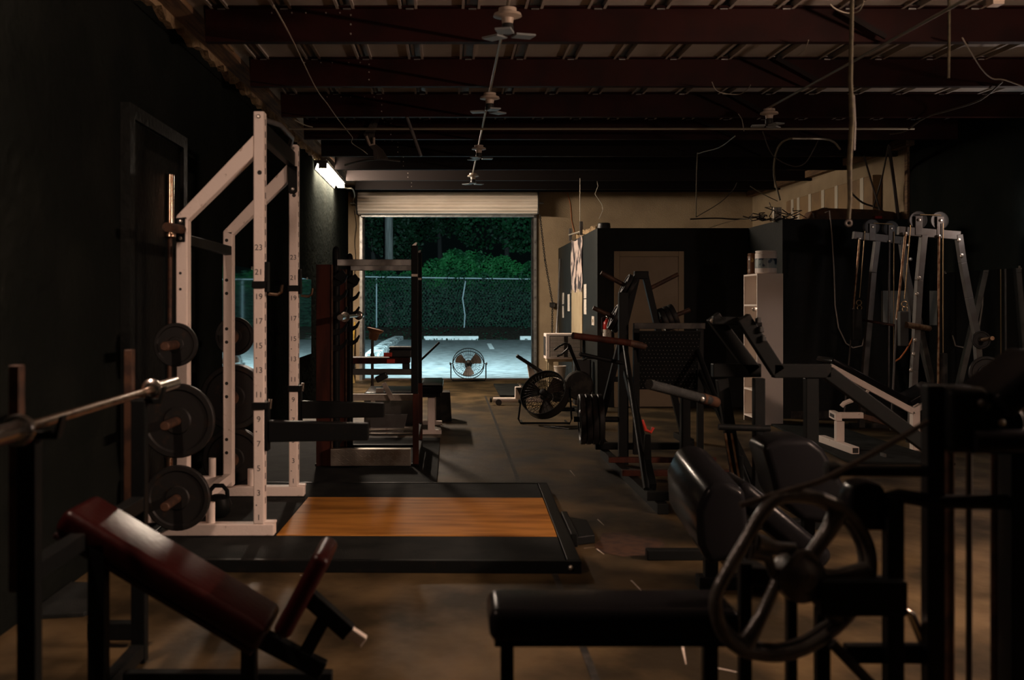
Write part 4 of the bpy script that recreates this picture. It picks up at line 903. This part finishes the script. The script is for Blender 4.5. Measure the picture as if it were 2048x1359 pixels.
tag(MB().box(at(1762,0,13.19).x, at(1826,0,13.19).x, 13.13, 13.198, at(0,650,13.19).z, at(0,581,13.19).z).build('breaker_box', 'grey_panel', bev=.006), 'pale grey metal breaker box on the black wall behind the towers', 'box')
tag(MB().path([at(1650,425,13.17), at(1659,421,13.17), at(1664,470,13.17), at(1668,540,13.17), at(1670,610,13.17), at(1677,655,13.17), at(1692,686,13.17), at(1706,695,13.17), at(1724,691,13.17), at(1730,670,13.17)], .008, 8).build('loose_cable', 'offwhite', smooth=True), 'white cable looping down the black wall beside the shelf unit', 'cable')
tag(MB().path([at(1828,672,10.9), at(1812,700,10.95), at(1800,716,11.0), at(1790,722,11.0)], .008, 8).build('loose_cable', 'wire_orange', smooth=True), 'short orange cable curling behind the nearer cable tower', 'cable')
# ================================================================ white incline bench on a black mat
mt = MB().prism([(at(1545,0,12.4).x, 12.45, 0), (at(1700,0,9.45).x, 9.45, 0), (4.3, 9.35, 0), (4.3, 12.05, 0), (4.3, 12.45, 0)], (0,0,.02)).build('rubber_mat', 'mat_rubber', bev=.004)
tag(mt, 'large black rubber mat under the white incline bench', 'mat')
WI = thing('incline_bench', 'white framed incline bench with a long black board on the rubber mat', 'weight bench', (4.1, 11, .02))
A = lambda x_, y_, Y=10.2: at(x_, y_, Y)
MB().beam(A(1660,732), A(1826,822), .05, .055).build('side_rail', 'white_paint', WI, bev=.004)
MB().beam(A(1660,732,10.55), A(1812,812,10.55), .05, .055).build('side_rail', 'white_paint', WI, bev=.004)
dv = (A(1826,822)-A(1660,732)).normalized(); nv = V((-dv.z,0,dv.x)); nv = nv if nv.z > 0 else -nv
MB().obox((A(1664,734)+A(1800,806))/2+V((0,.175,0))+nv*.055, dv*.40, V((0,.22,0)), nv*.024).build('back_board', 'vinyl', WI, bev=.012, seg=3)
MB().beam(A(1826,822), A(1872,795), .045, .05).build('seat_rail', 'white_paint', WI, bev=.004)
MB().obox(A(1850,800)+V((0,.175,.05)), V((.14,0,.08)), V((0,.2,0)), V((-.015,0,.026))).build('seat_board', 'vinyl', WI, bev=.012, seg=3)
MB().tube(A(1742,775), A(1722,795), .016, 8).build('prop', 'offwhite', WI, smooth=True)
MB().beam(A(1664,827,10.55), A(1678,834,10.1), .055, .07).build('top_tube', 'white_paint', WI, bev=.004)
MB().beam(A(1680,830,10.35), A(1725,830,10.35), .06, .055).build('cross_tube', 'white_paint', WI, bev=.004)
MB().beam(A(1725,832,10.35), A(1850,865,10.35), .05, .05).build('rust_tube', 'rust', WI, bev=.004)
MB().box(A(1671,0,10.35).x, A(1687,0,10.35).x, 10.32, 10.39, .08, .27).build('post', 'white_paint', WI, bev=.004)
MB().box(A(1668,0,10.35).x, A(1683,0,10.35).x, 9.9, 10.8, .021, .085).build('foot_tube', 'white_paint', WI, bev=.004)
MB().box(A(1668.5,0,10.35).x+.008, A(1683,0,10.35).x-.008, 9.898, 9.8999, .03, .076).build('tube_opening', 'print_black', WI)
MB().path([A(1683,812,10.35), A(1688,806,10.35), A(1698,802,10.35), A(1705,800,10.35)], .022, 8).build('curved_handle', 'white_paint', WI, smooth=True)
nm = MB()
for i in range(7): p0 = A(1664,827,10.55)+(A(1678,834,10.1)-A(1664,827,10.55))*(.2+.09*i); nm.obox(p0+V((-.029,0,0)), V((.001,0,0)), V((0,.012,0)), V((0,0,.016)))
nm.build('name_marks', 'print_black', WI)
MB().box(A(1835,0,10.2).x, A(1850,0,10.2).x, 10.3, 10.38, .0, .44).build('post', 'white_paint', WI, bev=.004)
MB().box(A(1730,0,10.2).x, A(1760,0,9.8).x, 9.7, 9.8, .021, .05).build('foot_plate', 'steel_frame', WI)
# ================================================================ black lever press in front of the shelf
PM = thing('lever_press', 'black lever press machine with angled square tube arms in front of the shelf unit', 'press machine', (2.1, 6.7, 0))
B = lambda x_, y_, Y=6.7: at(x_, y_, Y)
S = .085
def bm2(n_, a, b, w_=.07, h_=S, Y=6.7, m_='black_metal'): return MB().beam(B(*a, Y), B(*b, Y), h_, w_, (0,1,0)).build(n_, m_, PM, bev=.006)
bm2('arm', (1425, 632), (1508, 742), Y=6.9); bm2('arm_top', (1424, 740), (1520, 740), Y=6.9)
bm2('arm', (1485, 634), (1556, 744)); bm2('arm_top', (1545, 741), (1660, 741)); bm2('arm_lower', (1654, 744), (1895, 922))
bm2('arm_link', (1425, 640), (1490, 642), .05, .05, 6.8)
MB().beam(B(1443, 757, 6.9), B(1470, 930, 6.9), .07, .06, (0,1,0)).build('upright', 'black_metal', PM, bev=.004)
MB().box(B(1508,0).x, B(1529,0).x, 6.68, 6.75, .0, B(0,756).z).build('upright', 'black_metal', PM, bev=.004)
MB().box(B(1611,0).x, B(1636,0).x, 6.68, 6.75, .0, B(0,756).z).build('upright', 'black_metal', PM, bev=.004)
MB().box(B(1460,0,6.9).x, B(1484,0,6.9).x, 6.86, 6.93, .0, .42).build('upright', 'black_metal', PM, bev=.004)
MB().box(1.62, 2.35, 6.66, 6.77, .0, .055).build('base_beam', 'black_metal', PM, bev=.004)
MB().box(1.62, 1.70, 6.1, 7.6, .0, .054).build('base_beam', 'black_metal', PM, bev=.004)
for x0, x1 in ((1450, 1473), (1463, 1483)): MB().tube(B(x0, 866, 6.85), B(x1, 985, 6.85), .008, 8).build('slide_rod', 'rust_steel', PM, smooth=True)
MB().tube(B(1437, 853, 6.6), B(1540, 857, 6.6), .020, 12).build('foot_bar', 'black_metal', PM, smooth=True)
hd = MB().tube(B(1298, 768, 6.4), B(1418, 800, 6.8), .030, 14).build('lever_handle', 'black_rubber', PM, smooth=True)
MB().tube(B(1403, 796, 6.75), B(1432, 804, 6.88), .034, 14).build('handle_socket', 'rust', PM, smooth=True)
bolts([B(1404, 798, 6.70), B(1509, 612+6, 6.6), B(1424, 641, 6.8)], (0,-1,0), .011, PM)
for i in range(3): MB().box(B(1508+i*5,0).x, B(1517+i*5,0).x, 6.63, 6.68, B(0,646+18*i).z, B(0,634+18*i).z).build('stop_bolt', 'black_plastic', PM, bev=.006)
# ================================================================ big black cushions of the machine in the right middle
CM = thing('cushion_machine', 'low machine with bulky black vinyl cushions on a black steel base', 'exercise machine', (1.4, 5.3, 0))
def cushion(name, pix, Y0, Y1, m_, bev):
    Ym = (Y0+Y1)/2; P_ = [at(x_, y_, Ym) for x_, y_ in pix]
    return MB().prism([(p.x, Y0, p.z) for p in P_], (0, Y1-Y0, 0)).build(name, m_, CM, bev=bev, seg=5)
P_ = [at(x_, y_, 4.9) for x_, y_ in [(1416,974),(1452,962),(1492,982),(1500,1060),(1474,1115),(1420,1134),(1398,1092),(1394,1022)]]
MB().prism(P_, (0, .70, .085)).build('end_cushion', 'vinyl', CM, bev=.035, seg=5)
aa, ab = at(1470,945,5.2), at(1645,1092,5.2); dd = (ab-aa).normalized(); nn2 = V((-dd.z,0,dd.x)); nn2 = nn2 if nn2.z > 0 else -nn2
MB().obox((aa+ab)/2-nn2*.06, dd*((ab-aa).length/2), V((0,.20,0)), nn2*.06).build('sloping_pad', 'vinyl', CM, bev=.045, seg=5)
cushion('rear_cushion', [(1508,884),(1545,868),(1600,868),(1628,890),(1665,955),(1705,1018),(1660,1040),(1585,1030),(1535,985),(1522,930)], 5.9, 6.25, 'vinyl_torn', .04)
MB().box(at(1408,0,5.3).x, at(1434,0,5.3).x, 5.27, 5.33, .0, .28).build('post', 'black_metal', CM, bev=.004)
MB().box(at(1395,0,5.3).x, at(1640,0,5.3).x, 5.25, 5.35, .0, .06).build('base_beam', 'black_metal', CM, bev=.005)
MB().box(at(1292,0,5.9).x, at(1480,0,5.9).x, 5.86, 5.93, .0, .055).build('base_beam', 'black_metal', CM, bev=.005)
MB().box(1.50, 1.57, 5.3, 6.2, .0, .058).build('base_beam', 'black_metal', CM, bev=.005)
MB().box(1.94, 2.0, 6.02, 6.09, .0, .20).build('post', 'black_metal', CM, bev=.004)
MB().box(1.52, 2.0, 6.0, 6.08, .0, .05).build('base_beam', 'black_metal', CM, bev=.005)
# ================================================================ flat seat in the foreground
FS = thing('flat_bench', 'flat black vinyl bench seat in the centre foreground', 'weight bench', (.43, 3.0, 0))
MB().box(.105, .78, 2.93, 3.17, .455, .548).build('seat_pad', 'vinyl', FS, bev=.032, seg=5)
MB().box(.12, .77, 2.95, 3.15, .444, .4555).build('seat_board', 'black_metal', FS)
MB().box(.14, .176, 3.03, 3.07, .0, .444).build('leg', 'black_metal', FS, bev=.003)
MB().box(.70, .74, 3.03, 3.07, .0, .444).build('leg', 'black_metal', FS, bev=.003)
MB().box(.141, .739, 3.035, 3.065, .20, .235).build('stretcher', 'black_metal', FS, bev=.003)
# ================================================================ weight stack machine with spoked cam
WM = thing('cam_weight_machine', 'black weight stack machine with a big spoked cast wheel in the right foreground', 'weight machine', (1.35, 3.0, 0))
Q = lambda x_, y_, Y=3.0: at(x_, y_, Y)
def q7(cx_, cy_, Y=2.93): return at(1400+cx_/2.724, 860+cy_/2.724, Y)
rim = [(400,385),(318,480),(250,600),(155,760),(95,880),(85,990),(125,1105),(215,1190),(320,1220),(440,1225),(570,1190),(700,1110),(800,1020),(880,910),(925,800),(930,690),(900,585),(840,490),(765,425),(680,378),(590,355),(490,355)]
def yy_(cx_): return 2.86+.16*cx_/950
RP = [q7(a, b, yy_(a)) for a, b in rim]
def smoothloop(P_, k=3):
    out = []
    n_ = len(P_)
    for i in range(n_):
        p0, p1, p2, p3 = P_[i-1], P_[i], P_[(i+1) % n_], P_[(i+2) % n_]
        for j in range(k):
            t_ = j/k; out.append(.5*((2*p1)+(p2-p0)*t_+(2*p0-5*p1+4*p2-p3)*t_*t_+(3*p1-p0-3*p2+p3)*t_**3))
    return out
wh = MB().path(smoothloop(RP), .0175, 10, True).build('cam_rim', 'cast_wheel', WM, smooth=True)
RP2 = [p+V((0,.03,0))+(q7(520,790)-p)*.06 for p in RP]
MB().path(smoothloop(RP2), .013, 8, True).build('cam_groove', 'cast_wheel', WM, smooth=True)
hub = q7(545, 800, 2.95)
MB().lathe(hub, (.17,-1,0), [(.02,-.05),(.062,-.05),(.066,-.02),(.066,.02),(.045,.03),(.02,.05)], 24).build('cam_hub', 'cast_wheel', WM, smooth=True)
for pts, rr in (([(545,780),(620,660),(700,550),(755,440)], [.024,.021,.023,.028]), ([(545,780),(500,640),(400,640),(300,610)], [.020,.017,.018,.026]), ([(530,800),(430,780),(395,880),(330,1020),(240,1180)], [.022,.016,.017,.018,.026]),
        ([(560,820),(650,930),(770,1040)], [.022,.018,.026]), ([(570,790),(740,790),(925,760)], [.022,.018,.026]), ([(400,790),(370,690),(270,660)], [.012,.015,.022])):
    MB().path([q7(a, b, yy_(a)+.012) for a, b in pts], rr, 10).build('spoke', 'cast_wheel', WM, smooth=True)
MB().ring(q7(565, 740, 2.93), (.17,-1,0), .036, .010, 20, 8).build('hub_ring', 'cast_wheel', WM, smooth=True)
MB().box(Q(1618,0).x, Q(1786,0).x, 2.90, 2.95, Q(0,1212).z, Q(0,1145).z).build('cam_arm', 'black_metal', WM, bev=.004)
MB().box(Q(1768,0).x, Q(1801,0).x, 2.97, 3.02, 0, Q(0,990).z).build('post', 'black_metal', WM, bev=.004)
MB().box(Q(1853,0).x, Q(1888,0).x, 2.99, 3.04, 0, Q(0,770).z).build('post', 'black_metal', WM, bev=.004)
MB().box(Q(2013,0).x, Q(2075,0).x, 2.97, 3.05, 0, Q(0,860).z).build('post', 'black_metal', WM, bev=.004)
MB().path([Q(1775,1010), Q(1778,994), Q(1795,990), Q(1860,1001), Q(1930,1003), Q(2040,1003)], .020, 12).build('cross_tube', 'black_metal', WM, smooth=True)
MB().tube(Q(1898,1400,3.1)-V((0,0,.3)), Q(1898,850,3.1), .015, 12).build('guide_rod', 'rust', WM, smooth=True)
MB().tube(Q(1938,1400,3.1)-V((0,0,.3)), Q(1938,850,3.1), .009, 10).build('cable_rod', 'wire_dark', WM, smooth=True)
MB().tube(Q(1992,1400,3.1)-V((0,0,.3)), Q(1992,850,3.1), .015, 12).build('guide_rod', 'rust', WM, smooth=True)
MB().box(Q(1640,0,3.1).x, Q(2080,0,3.1).x, 3.0, 3.2, 0, .06).build('base_beam', 'black_metal', WM, bev=.005)
MB().box(Q(1884,0).x, Q(1962,0).x, 2.95, 3.10, Q(0,902).z, Q(0,772).z).build('weight_block', 'black_metal', WM, bev=.02, seg=4)
MB().tube(Q(1655,940), Q(1880,942), .016, 12).build('lever_bar', 'black_metal', WM, smooth=True)
MB().lathe(Q(1648,940), (1,0,0), [(.012,0),(.024,.006),(.026,.03),(.018,.045)], 16).build('lever_knob', 'black_rubber', WM, smooth=True)
MB().path([Q(1480,1010,2.93), Q(1560,985,2.93), Q(1640,962,2.95), Q(1720,920,2.97), Q(1800,875,2.99), Q(1868,835,3.0)], .008, 8).build('drive_belt', 'wire_dark', WM, smooth=True)
MB().box(Q(1487,0).x, Q(1511,0).x, 3.03, 3.07, 0, Q(0,1132).z).build('front_post', 'black_metal', WM, bev=.004)
MB().box(Q(1584,0).x, Q(1603,0).x, 3.03, 3.07, 0, Q(0,1190).z).build('front_post', 'black_metal', WM, bev=.004)
MB().box(Q(1643,0).x, Q(1670,0).x, 3.03, 3.07, 0, Q(0,1190).z).build('front_post', 'black_metal', WM, bev=.004)
MB().beam(Q(1488,1148,3.05), Q(1770,1170,3.05), .04, .05).build('frame_tube', 'black_metal', WM, bev=.004)
MB().path([Q(1735,1215,3.05), Q(1800,1215,3.05), Q(1822,1228,3.05), Q(1848,1288,3.05)], .013, 10).build('bent_tube', 'chrome', WM, smooth=True)
MB().beam(Q(1690,1305,3.05), Q(1880,1305,3.05), .04, .05).build('frame_tube', 'black_metal', WM, bev=.004)
MB().tube(Q(1664,1285,2.95), Q(1755,1380,2.95), .015, 10).build('brace_tube', 'steel_dark', WM, smooth=True)
MB().prism([Q(1702,1062), Q(1700,1000), Q(1712,970), Q(1735,963), Q(1762,966), Q(1775,985), Q(1775,1062)], (0,.10,0)).build('knee_pad', 'vinyl', WM, bev=.014, seg=4)
pa_ = Q(2000,770,3.0)
MB().obox(Q(2022,762,3.05), V((.085,0,.065)), V((0,.13,0)), V((-.025,0,.033))).build('back_pad', 'vinyl', WM, bev=.026, seg=5)
MB().tube(Q(1945,882,2.95), Q(2090,882,2.95), .034, 18).build('roller_pad', 'vinyl', WM, smooth=True)
MB().lathe(Q(2003,845,2.98), (0,-1,0), [(.008,0),(.055,0),(.058,.012),(.05,.02),(.012,.022)], 24).build('pivot_disc', 'black_metal', WM, smooth=True)
bolts([Q(2003,845,2.955)], (0,-1,0), .008, WM)
bolts([Q(1617,1150,2.9), Q(1961,805,2.95)], (0,-1,0), .008, WM, 'steel_frame')
# ================================================================ ceiling services
def cz(Y): return zb(Y)-.018
for X, y0, y1, lab in ((.32, 5.6, 16.2, 'thin steel conduit under the purlins carrying four lamp holders'), (2.8, 5.6, 9.7, 'thin steel conduit under the purlins on the right side')):
    tag(MB().tube((X, y0, cz(y0)), (X, y1, cz(y1)), .010, 8).build('conduit', 'conduit', smooth=True), lab, 'conduit', 'conduits under the roof')
cp = MB().tube((-1.6, 10.9, zb(10.9)-.03), (4.6, 10.9, zb(10.9)-.03), .012, 8).build('conduit', 'conduit', smooth=True)
tag(cp, 'steel conduit running across the room below the purlins', 'conduit', 'conduits under the roof')
def holder(X, Y, label, rz):
    z = cz(Y)-.012
    t = thing('lamp_holder', label, 'ceiling lamp', (X, Y, z-.14), 'unlit ceiling lamps')
    MB().lathe((X, Y, z), (0,0,-1), [(.05,0),(.05,.02),(.075,.03),(.08,.045),(.035,.055),(.03,.085)], 20).build('ceramic_base', 'ceramic', t, smooth=True)
    MB().lathe((X, Y, z-.085), (0,0,-1), [(.03,0),(.034,.02),(.034,.05),(.02,.06)], 14).build('lamp_core', 'black_plastic', t, smooth=True)
    for i in range(3):
        a = rz+2.094*i; e = V((math.cos(a), math.sin(a), 0)); s_ = V((-math.sin(a), math.cos(a), 0))
        MB().obox(V((X, Y, z-.135))+e*.095+V((0,0,-.012)), e*.058, s_*.045, V((0,0,.006))).build('led_wing', 'led_panel', t, bev=.003)
    return t
holder(.32, 6.12, 'unlit winged lamp at the top edge of the picture, nearest on the central conduit', .3)
holder(.32, 8.85, 'unlit winged lamp second from the camera on the central conduit', .8)
holder(.32, 12.2, 'unlit winged lamp third from the camera on the central conduit', .1)
holder(.32, 15.3, 'unlit winged lamp furthest from the camera on the central conduit', .5)
holder(2.8, 9.65, 'unlit winged lamp at the end of the right hand conduit', .9)
def wire(pts, r, m_, lab, name='loose_wire'):
    P_ = []
    for (a, b, Y) in pts:                     # keep every wire below the purlins along its sight line
        k_ = (CY-b)/F-.02
        if k_ > 0: Y = min(Y, (zb(0)-.03-H)/k_)
        P_.append(at(a, b, Y))
    sm = []
    for i in range(len(P_)-1):
        p0, p1, p2, p3 = P_[max(i-1,0)], P_[i], P_[i+1], P_[min(i+2,len(P_)-1)]
        for j in range(4):
            t_ = j/4; sm.append(.5*((2*p1)+(p2-p0)*t_+(2*p0-5*p1+4*p2-p3)*t_*t_+(3*p1-p0-3*p2+p3)*t_**3))
    sm.append(P_[-1])
    return tag(MB().path(sm, r, 6).build(name, m_, smooth=True), lab, 'wire')
wire([(548,12,7.0),(580,70,7.6),(605,122,8.4),(634,180,9.2),(655,208,10),(676,238,10.8),(700,268,11.6),(705,276,11.6),(704,286,11.8),(725,300,12.2),(735,308,12.4)], .0045, 'wire_white', 'long pale wire sagging down the left side of the ceiling')
wire([(590,240,10.5),(610,250,10.8),(625,254,10.9)], .006, 'wire_white', 'short pale wire joining the cross conduit at the left wall')
b = MB()
for i in range(9):
    o_ = i*3-12
    b.path([at(755+o_*.3, 232, 11.8), at(738+o_*.8, 268, 11.8), at(740+o_*.5, 285, 11.8), at(756+o_*.7, 300, 11.8), at(762+o_*1.1, 318, 11.8)], .008, 5)
wb_ = thing('wire_bundle', 'knotted bundle of dark wires hanging from the ceiling on the left', 'wire bundle', at(750, 320, 11.8))
b.build('strands', 'wire_dark', wb_, smooth=True)
MB().path([at(733,272,11.75), at(740,290,11.75), at(748,288,11.75), at(748,275,11.75)], .014, 6).build('tie', 'ceramic', wb_, smooth=True)
tag(MB().tube(at(812,229,10.33), at(842,312,10.33), .016, 8).build('hanging_bar', 'steel_frame', smooth=True), 'short grey bar hanging at a slant from the roof left of centre', 'bar')
wire([(690,330,15.2),(720,322,15),(760,318,14.4),(800,322,13.6)], .012, 'wire_dark', 'dark cable running from the glowing strip lamp across the ceiling', 'loose_cable')
wire([(682,372,17.47),(692,376,17.9),(705,378,18.4),(709,392,19.3),(706,400,19.6),(712,409,19.74)], .012, 'wire_white', 'pale cable dropping from the strip lamp to the roll-up door', 'loose_cable')
wire([(708,420,19.9),(712,450,19.9),(709,480,19.9),(711,520,19.9),(707,560,19.9),(703,590,19.9)], .006, 'wire_dark', 'thin dark wire running down the tan wall left of the roll-up door')
wire([(1660,8,6.6),(1672,18,6.6),(1695,26,6.6),(1718,22,6.6),(1728,2,6.6)], .0035, 'wire_white', 'small loop of pale wire at the top of the picture behind the hanging strap')
wire([(1617,80,8.2),(1610,98,8.2),(1594,112,8.2)], .0035, 'wire_white', 'short pale wire end poking from the roof deck')
wire([(1424,164,9.5),(1432,180,9.5),(1450,187,9.5),(1480,188,9.5),(1497,176,9.5),(1501,170,9.5)], .0035, 'wire_white', 'small sagging pale wire below the second purlin on the right')
wire([(1477,228,10.2),(1484,240,10.2),(1488,262,10.2)], .0035, 'wire_white', 'short pale wire hanging left of the right hand winged lamp')
wire([(1925,76,7.3),(1945,110,7.6),(1965,140,8.0),(1985,157,8.6),(2010,160,8.9),(2060,178,9.2)], .005, 'wire_white', 'pale cable curving from a purlin to the dark right wall', 'loose_cable')
wire([(2005,163,8.9),(1960,200,9.4),(1900,220,10),(1850,235,11),(1810,262,12.4),(1780,268,12.6)], .008, 'wire_dark', 'dark cable following the top of the right wall', 'loose_cable')
wire([(1525,262,12),(1545,310,12),(1585,332,12),(1610,326,12),(1628,298,12),(1636,280,12)], .006, 'wire_dark', 'dark wire hanging in a wide loop above the storage block')
wire([(1470,272,12),(1438,295,12.4),(1400,306,13),(1394,320,15),(1392,434,15)], .006, 'conduit', 'thin wire dropping straight to the office roof')
wire([(1392,434,15),(1440,405,15),(1466,380,15),(1474,365,15)], .006, 'wire_dark', 'dark wire rising at a slant from the office roof')
wire([(1380,438,15),(1430,436,15),(1475,438,15),(1520,434,15)], .010, 'wire_dark', 'dark cable lying along the office roof edge', 'loose_cable')
wire([(1420,455,15),(1470,440,15),(1530,433,14.8)], .005, 'wire_white', 'pale cable lying slanted on the office roof', 'loose_cable')
wire([(1560,400,14),(1548,350,14),(1552,305,14),(1570,280,14),(1605,277,14),(1660,280,14),(1680,298,14)], .012, 'conduit', 'bent conduit arching above the storage block', 'conduit')
wire([(1500,372,14),(1530,390,14),(1555,402,14)], .006, 'conduit', 'thin wire slanting down to the small white switch box')
wire([(1620,432,13.6),(1640,418,13.6),(1655,416,13.6)], .009, 'wire_white', 'pale cable end lying on the storage block roof', 'loose_cable')
wire([(1728,312,13.4),(1745,370,13.4),(1760,420,13.4)], .012, 'wire_dark', 'dark cable crossing the tan right wall, sloping right', 'loose_cable')
wire([(1777,290,13.4),(1765,350,13.4),(1747,415,13.4)], .010, 'wire_dark', 'dark cable crossing the tan right wall, sloping left', 'loose_cable')
wire([(1778,295,13.3),(1786,350,13.3),(1797,440,13.3)], .020, 'wire_dark', 'thick dark pipe running down the tan right wall', 'pipe')
wire([(1702,385,13.6),(1725,405,13.6),(1760,418,13.6),(1785,440,13.6)], .012, 'wire_dark', 'dark cable drooping over the end of the duct', 'loose_cable')
# hanging straps on the right
st = thing('hanging_strap', 'long worn strap hanging from the roof with a hook at its end', 'strap', at(1698, 458, 5.2))
MB().path([at(1703,-190,5.2), at(1704,0,5.2), at(1701,160,5.2), at(1704,240,5.2), at(1699,330,5.2), at(1700,400,5.2), at(1697,438,5.2)], [.009,.010,.011,.013,.013,.011,.010], 8).build('webbing', 'strap', st, smooth=True)
MB().path([at(1706,190,5.2), at(1709,250,5.2), at(1707,300,5.2), at(1702,296,5.2)], .008, 6).build('loose_end', 'wire_dark', st, smooth=True)
MB().ring(at(1697,446,5.2), (0,1,0), .013, .005, 14, 6).build('hook', 'wire_dark', st, smooth=True)
st = thing('hanging_strap', 'shorter strap hanging near the top right corner of the picture', 'strap', at(1898, 158, 6.4))
MB().path([at(1900,-55,6.4), at(1898,0,6.4), at(1898,80,6.4), at(1897,156,6.4)], .009, 8).build('webbing', 'strap', st, smooth=True)
bx_ = thing('junction_box', 'small open metal box under the roof at the top right edge', 'box', at(1990, 12, 6.3))
MB().box(at(1978,0,6.3).x, at(2000,0,6.3).x, 6.25, 6.33, at(0,12,6.3).z, at(0,-8,6.3).z).build('cover', 'ceramic', bx_)
MB().tube(at(1989,-8,6.3), at(1989,-24,6.3), .01, 8).build('nipple', 'conduit', bx_)
# ================================================================ duct and clutter on the storage block roof
DU = thing('duct', 'tan boxed duct with white tape bands along the right wall', 'duct', (5.2, 15, OZ))
r = lambda px, X: X*F/(px-CX)                 # depth of a pixel column on a plane X = const
XD = 5.38
y0, y1 = r(1745, XD), r(1572, XD)
MB().box(XD, XR-.001, y0, y1, 2.55, 3.02).build('duct_body', 'duct', DU, bev=.01)
MB().prism([(XD, y0, 2.55), (XD-.17, y0, 2.47), (XD-.17, y0, 2.44), (XR-.002, y0, 2.44), (XR-.002, y0, 2.548)], (0, y1-y0-.4, 0)).build('duct_ledge', 'duct', DU, bev=.006)
for px in (1585, 1597, 1620, 1646, 1673, 1724):
    Y = r(px, XD); MB().box(XD-.006, XD, Y-.06, Y+.06, 2.55, 3.02).build('tape_band', 'tape', DU)
    MB().obox((XD-.085, Y, 2.515), (.09,0,.042), (0,.055,0), (-.002,0,.006)).build('tape_band', 'tape', DU)
MB().beam((XD-.178, y0+.3, 2.46), (XD-.178, y0+2.6, 2.46), .012, .10).build('edge_tape', 'tape', DU)
sb_ = thing('switch_box', 'small white electrical box with two openings on the storage block corner', 'switch', at(1555, 430, 13.5))
c_ = at(1555, 421, 13.5)
MB().box(c_.x-.05, c_.x+.045, 13.48, 13.56, OZ-.009, 2.56).build('case', 'tape', sb_, bev=.004)
for zz in (2.425, 2.495): MB().box(c_.x-.02, c_.x+.04, 13.47, 13.482, zz, zz+.045).build('cover_plate', 'ceramic', sb_, bev=.004)
b = MB()
for i in range(16):
    p = V((c_.x+random.uniform(-.25,.2), 13.42+random.uniform(-.05,.2), OZ+.02)); P_ = [p]
    for j in range(5): P_.append(P_[-1]+V((random.uniform(-.12,.12), random.uniform(-.06,.06), random.uniform(-.04,.06)))); P_[-1].z = max(OZ+.005, P_[-1].z)
    b.path(P_, .007, 5)
tag(b.build('wire_tangle', 'wire_dark', smooth=True), 'tangle of dark wires around the small white electrical box', 'wires', kind='stuff')
tag(MB().prism([(4.35,13.45,OZ-.009),(5.46,13.45,OZ-.009),(5.46,13.45,OZ+.11),(5.2,13.45,OZ+.14),(4.6,13.45,OZ+.16),(4.42,13.45,OZ+.12)], (0,.25,0)).build('rolled_carpet', 'plywood_dark', bev=.03, seg=3), 'long brown bundle lying along the storage block roof', 'bundle')
tag(MB().box(at(1748,0,13.4).x, at(1762,0,13.4).x, 13.36, 13.44, OZ+.02, OZ+.055).build('red_tin', 'red_paint', bev=.006), 'small red item at the edge of the storage block roof', 'box')
struct(MB().beam((XR-.06, 13.0, 3.30), (XR-.06, YB, 3.38), .10, .10).build('trim_3', 'wood_trim'))
struct(MB().box(XR-.03, XR-.001, 13.16, 13.24, OZ, 3.3).build('trim_4', 'wood_trim'))
